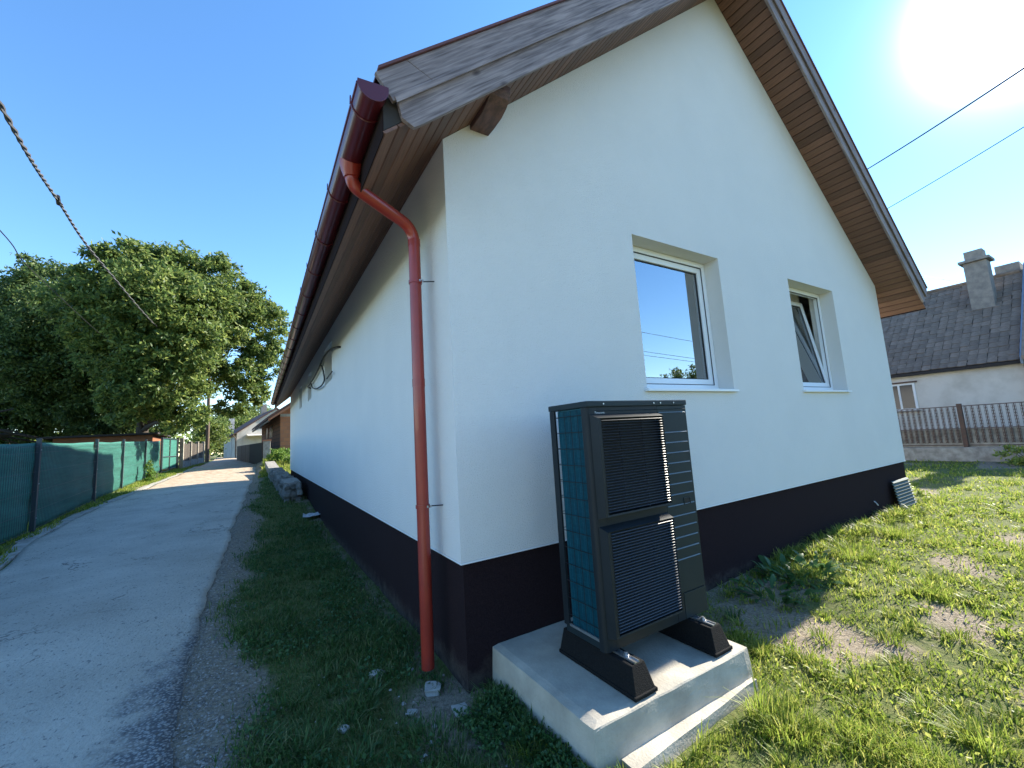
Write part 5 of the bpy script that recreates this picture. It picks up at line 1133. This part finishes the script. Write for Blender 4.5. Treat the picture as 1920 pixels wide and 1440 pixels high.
x = rng.uniform(3.9, 7.5, 90); y = rng.uniform(-.32, -.04, 90); clumps('long_grass', x, y, 40, .16, .06, M['grass'], 'tall grass along the foot of the dark plinth')
x, y, r = polar(500, 1.6, 14, -12, 28, .9); k = (x < -.1) & (x > -1.35) & (rng.random(len(x)) < turf_amount(x, y)*.7+.05); clumps('long_grass', x[k], y[k], 34, .09, .055, M['grass_shaded'], 'longer blades standing in loose clumps over the shaded verge')
# dock plant with broad leaves at the plinth
def rosette(x0, y0, n, L0, W0, label, m, spread=.1, name='broadleaf_plant'):
    t = thing(name, label, 'plant', (x0, y0, float(ground_z(x0, y0)))); 
    b = MB(); prof = [(0, .12), (.2, .55), (.45, 1), (.7, .85), (.9, .4), (1, .03)]
    vs = []; fs = []
    for i, (s, w) in enumerate(prof):
        z = math.sin(s*PI*.62)*.55; xx = s*.9
        vs += [(xx, -w*W0/2/L0, z-.04*w), (xx, 0, z+.0), (xx, w*W0/2/L0, z-.04*w+.02)]
    for i in range(len(prof)-1):
        for j in range(2): fs.append((i*3+j, (i+1)*3+j, (i+1)*3+j+1, i*3+j+1))
    me = MB().add(vs, fs).mesh('leaf', m, True)
    for k in range(n):
        a = random.uniform(0, 2*PI); s = L0*random.uniform(.55, 1.1); rr_ = spread*math.sqrt(random.random())
        o = link('leaf', me, t, loc=(rr_*math.cos(a), rr_*math.sin(a), -.01), rot=(random.uniform(-.3, .3), random.uniform(-.5, .35), a+random.uniform(-.6, .6))); o.scale = (s, s, s*random.uniform(.3, .75))
for (x0, y0, n, l0, w0, lab, spd) in ((3.05, -.42, 60, .19, .05, 'dark broad leafed weed nearest the heat pump by the plinth', .26), (3.55, -.38, 80, .22, .065, 'largest dark broad leafed weed in the middle by the plinth', .28), (4.05, -.35, 60, .19, .055, 'dark broad leafed weed furthest along the plinth', .26)):
    rosette(x0, y0, n, l0, w0, lab, M['weed'], spd)
for (u, v, lab) in ((735, 1165, 'light leafed weed in the shaded verge below the wall'), (520, 1165, 'small broad weed in the middle of the shaded verge'), (690, 1400, 'small broad weed at the bottom of the verge'), (1010, 1425, 'small leafy weed at the bottom left of the slab')):
    x, y = gpt(u, v); rosette(x, y, 14, .075, .03, lab, M['weed'], .06)
# clover patch left of the slab, dark weeds along the verge
n = 9000; x = rng.uniform(-.15, .30, n); y = rng.uniform(-1.6, -.15, n); k = free_mask(x, y) & (fbm(x, y, 4, 2) > .42); x, y = x[k], y[k]
P = np.stack([x, y, ground_z(x, y)+.015+.05*rng.random(len(x))], -1); o = link('clover', leaves_mesh('clover', P, .022, .018, M['weed'], .3), kind='stuff'); o['label'] = 'low clover and small weeds in the shade left of the slab'
n = 14000; x = rng.uniform(-1.3, -.1, n); y = rng.uniform(-1.4, 7, n); k = free_mask(x, y) & (fbm(x+3, y, 2.2, 2) > .52) & (turf_amount(x, y) > .4); x, y = x[k], y[k]
P = np.stack([x, y, ground_z(x, y)+.01+.045*rng.random(len(x))], -1); o = link('clover', leaves_mesh('clover', P, .03, .018, M['weed'], .3), kind='stuff'); o['label'] = 'small leafy weeds mixed into the shaded verge'
n = 15000; x = rng.uniform(1.6, 12, n); y = rng.uniform(-3, .0, n); k = free_mask(x, y) & (fbm(x+3, y, 1.8, 2) > .5) & (turf_amount(x, y) > .3); x, y = x[k], y[k]
P = np.stack([x, y, ground_z(x, y)+.01+.03*rng.random(len(x))], -1); o = link('clover', leaves_mesh('clover', P, .03, .018, M['grass'], .3), kind='stuff'); o['label'] = 'clover and small leafy weeds in the sunlit yard'

# pale house glimpsed through the dark tree
ph = thing('garden_house', 'pale house glimpsed through the dark tree on the left', 'house', (-26, 40, -.2))
MB().box(0, 0, 0, 8, 7, 2.6).build('wall', M['whitewash'], ph); MB().prism([(-.3, 2.55), (4, 4.9), (8.3, 2.55)], 'y', -.3, 7.3).build('roof', M['redtile'], ph); MB().box(2, -.03, .9, 3.2, -.002, 2.0).build('window', M['glassy'], ph)
for o in bpy.data.objects:
    if o.type == 'MESH' and o.data.users == 1 and o.data.name != o.name: o.data.name = o.name
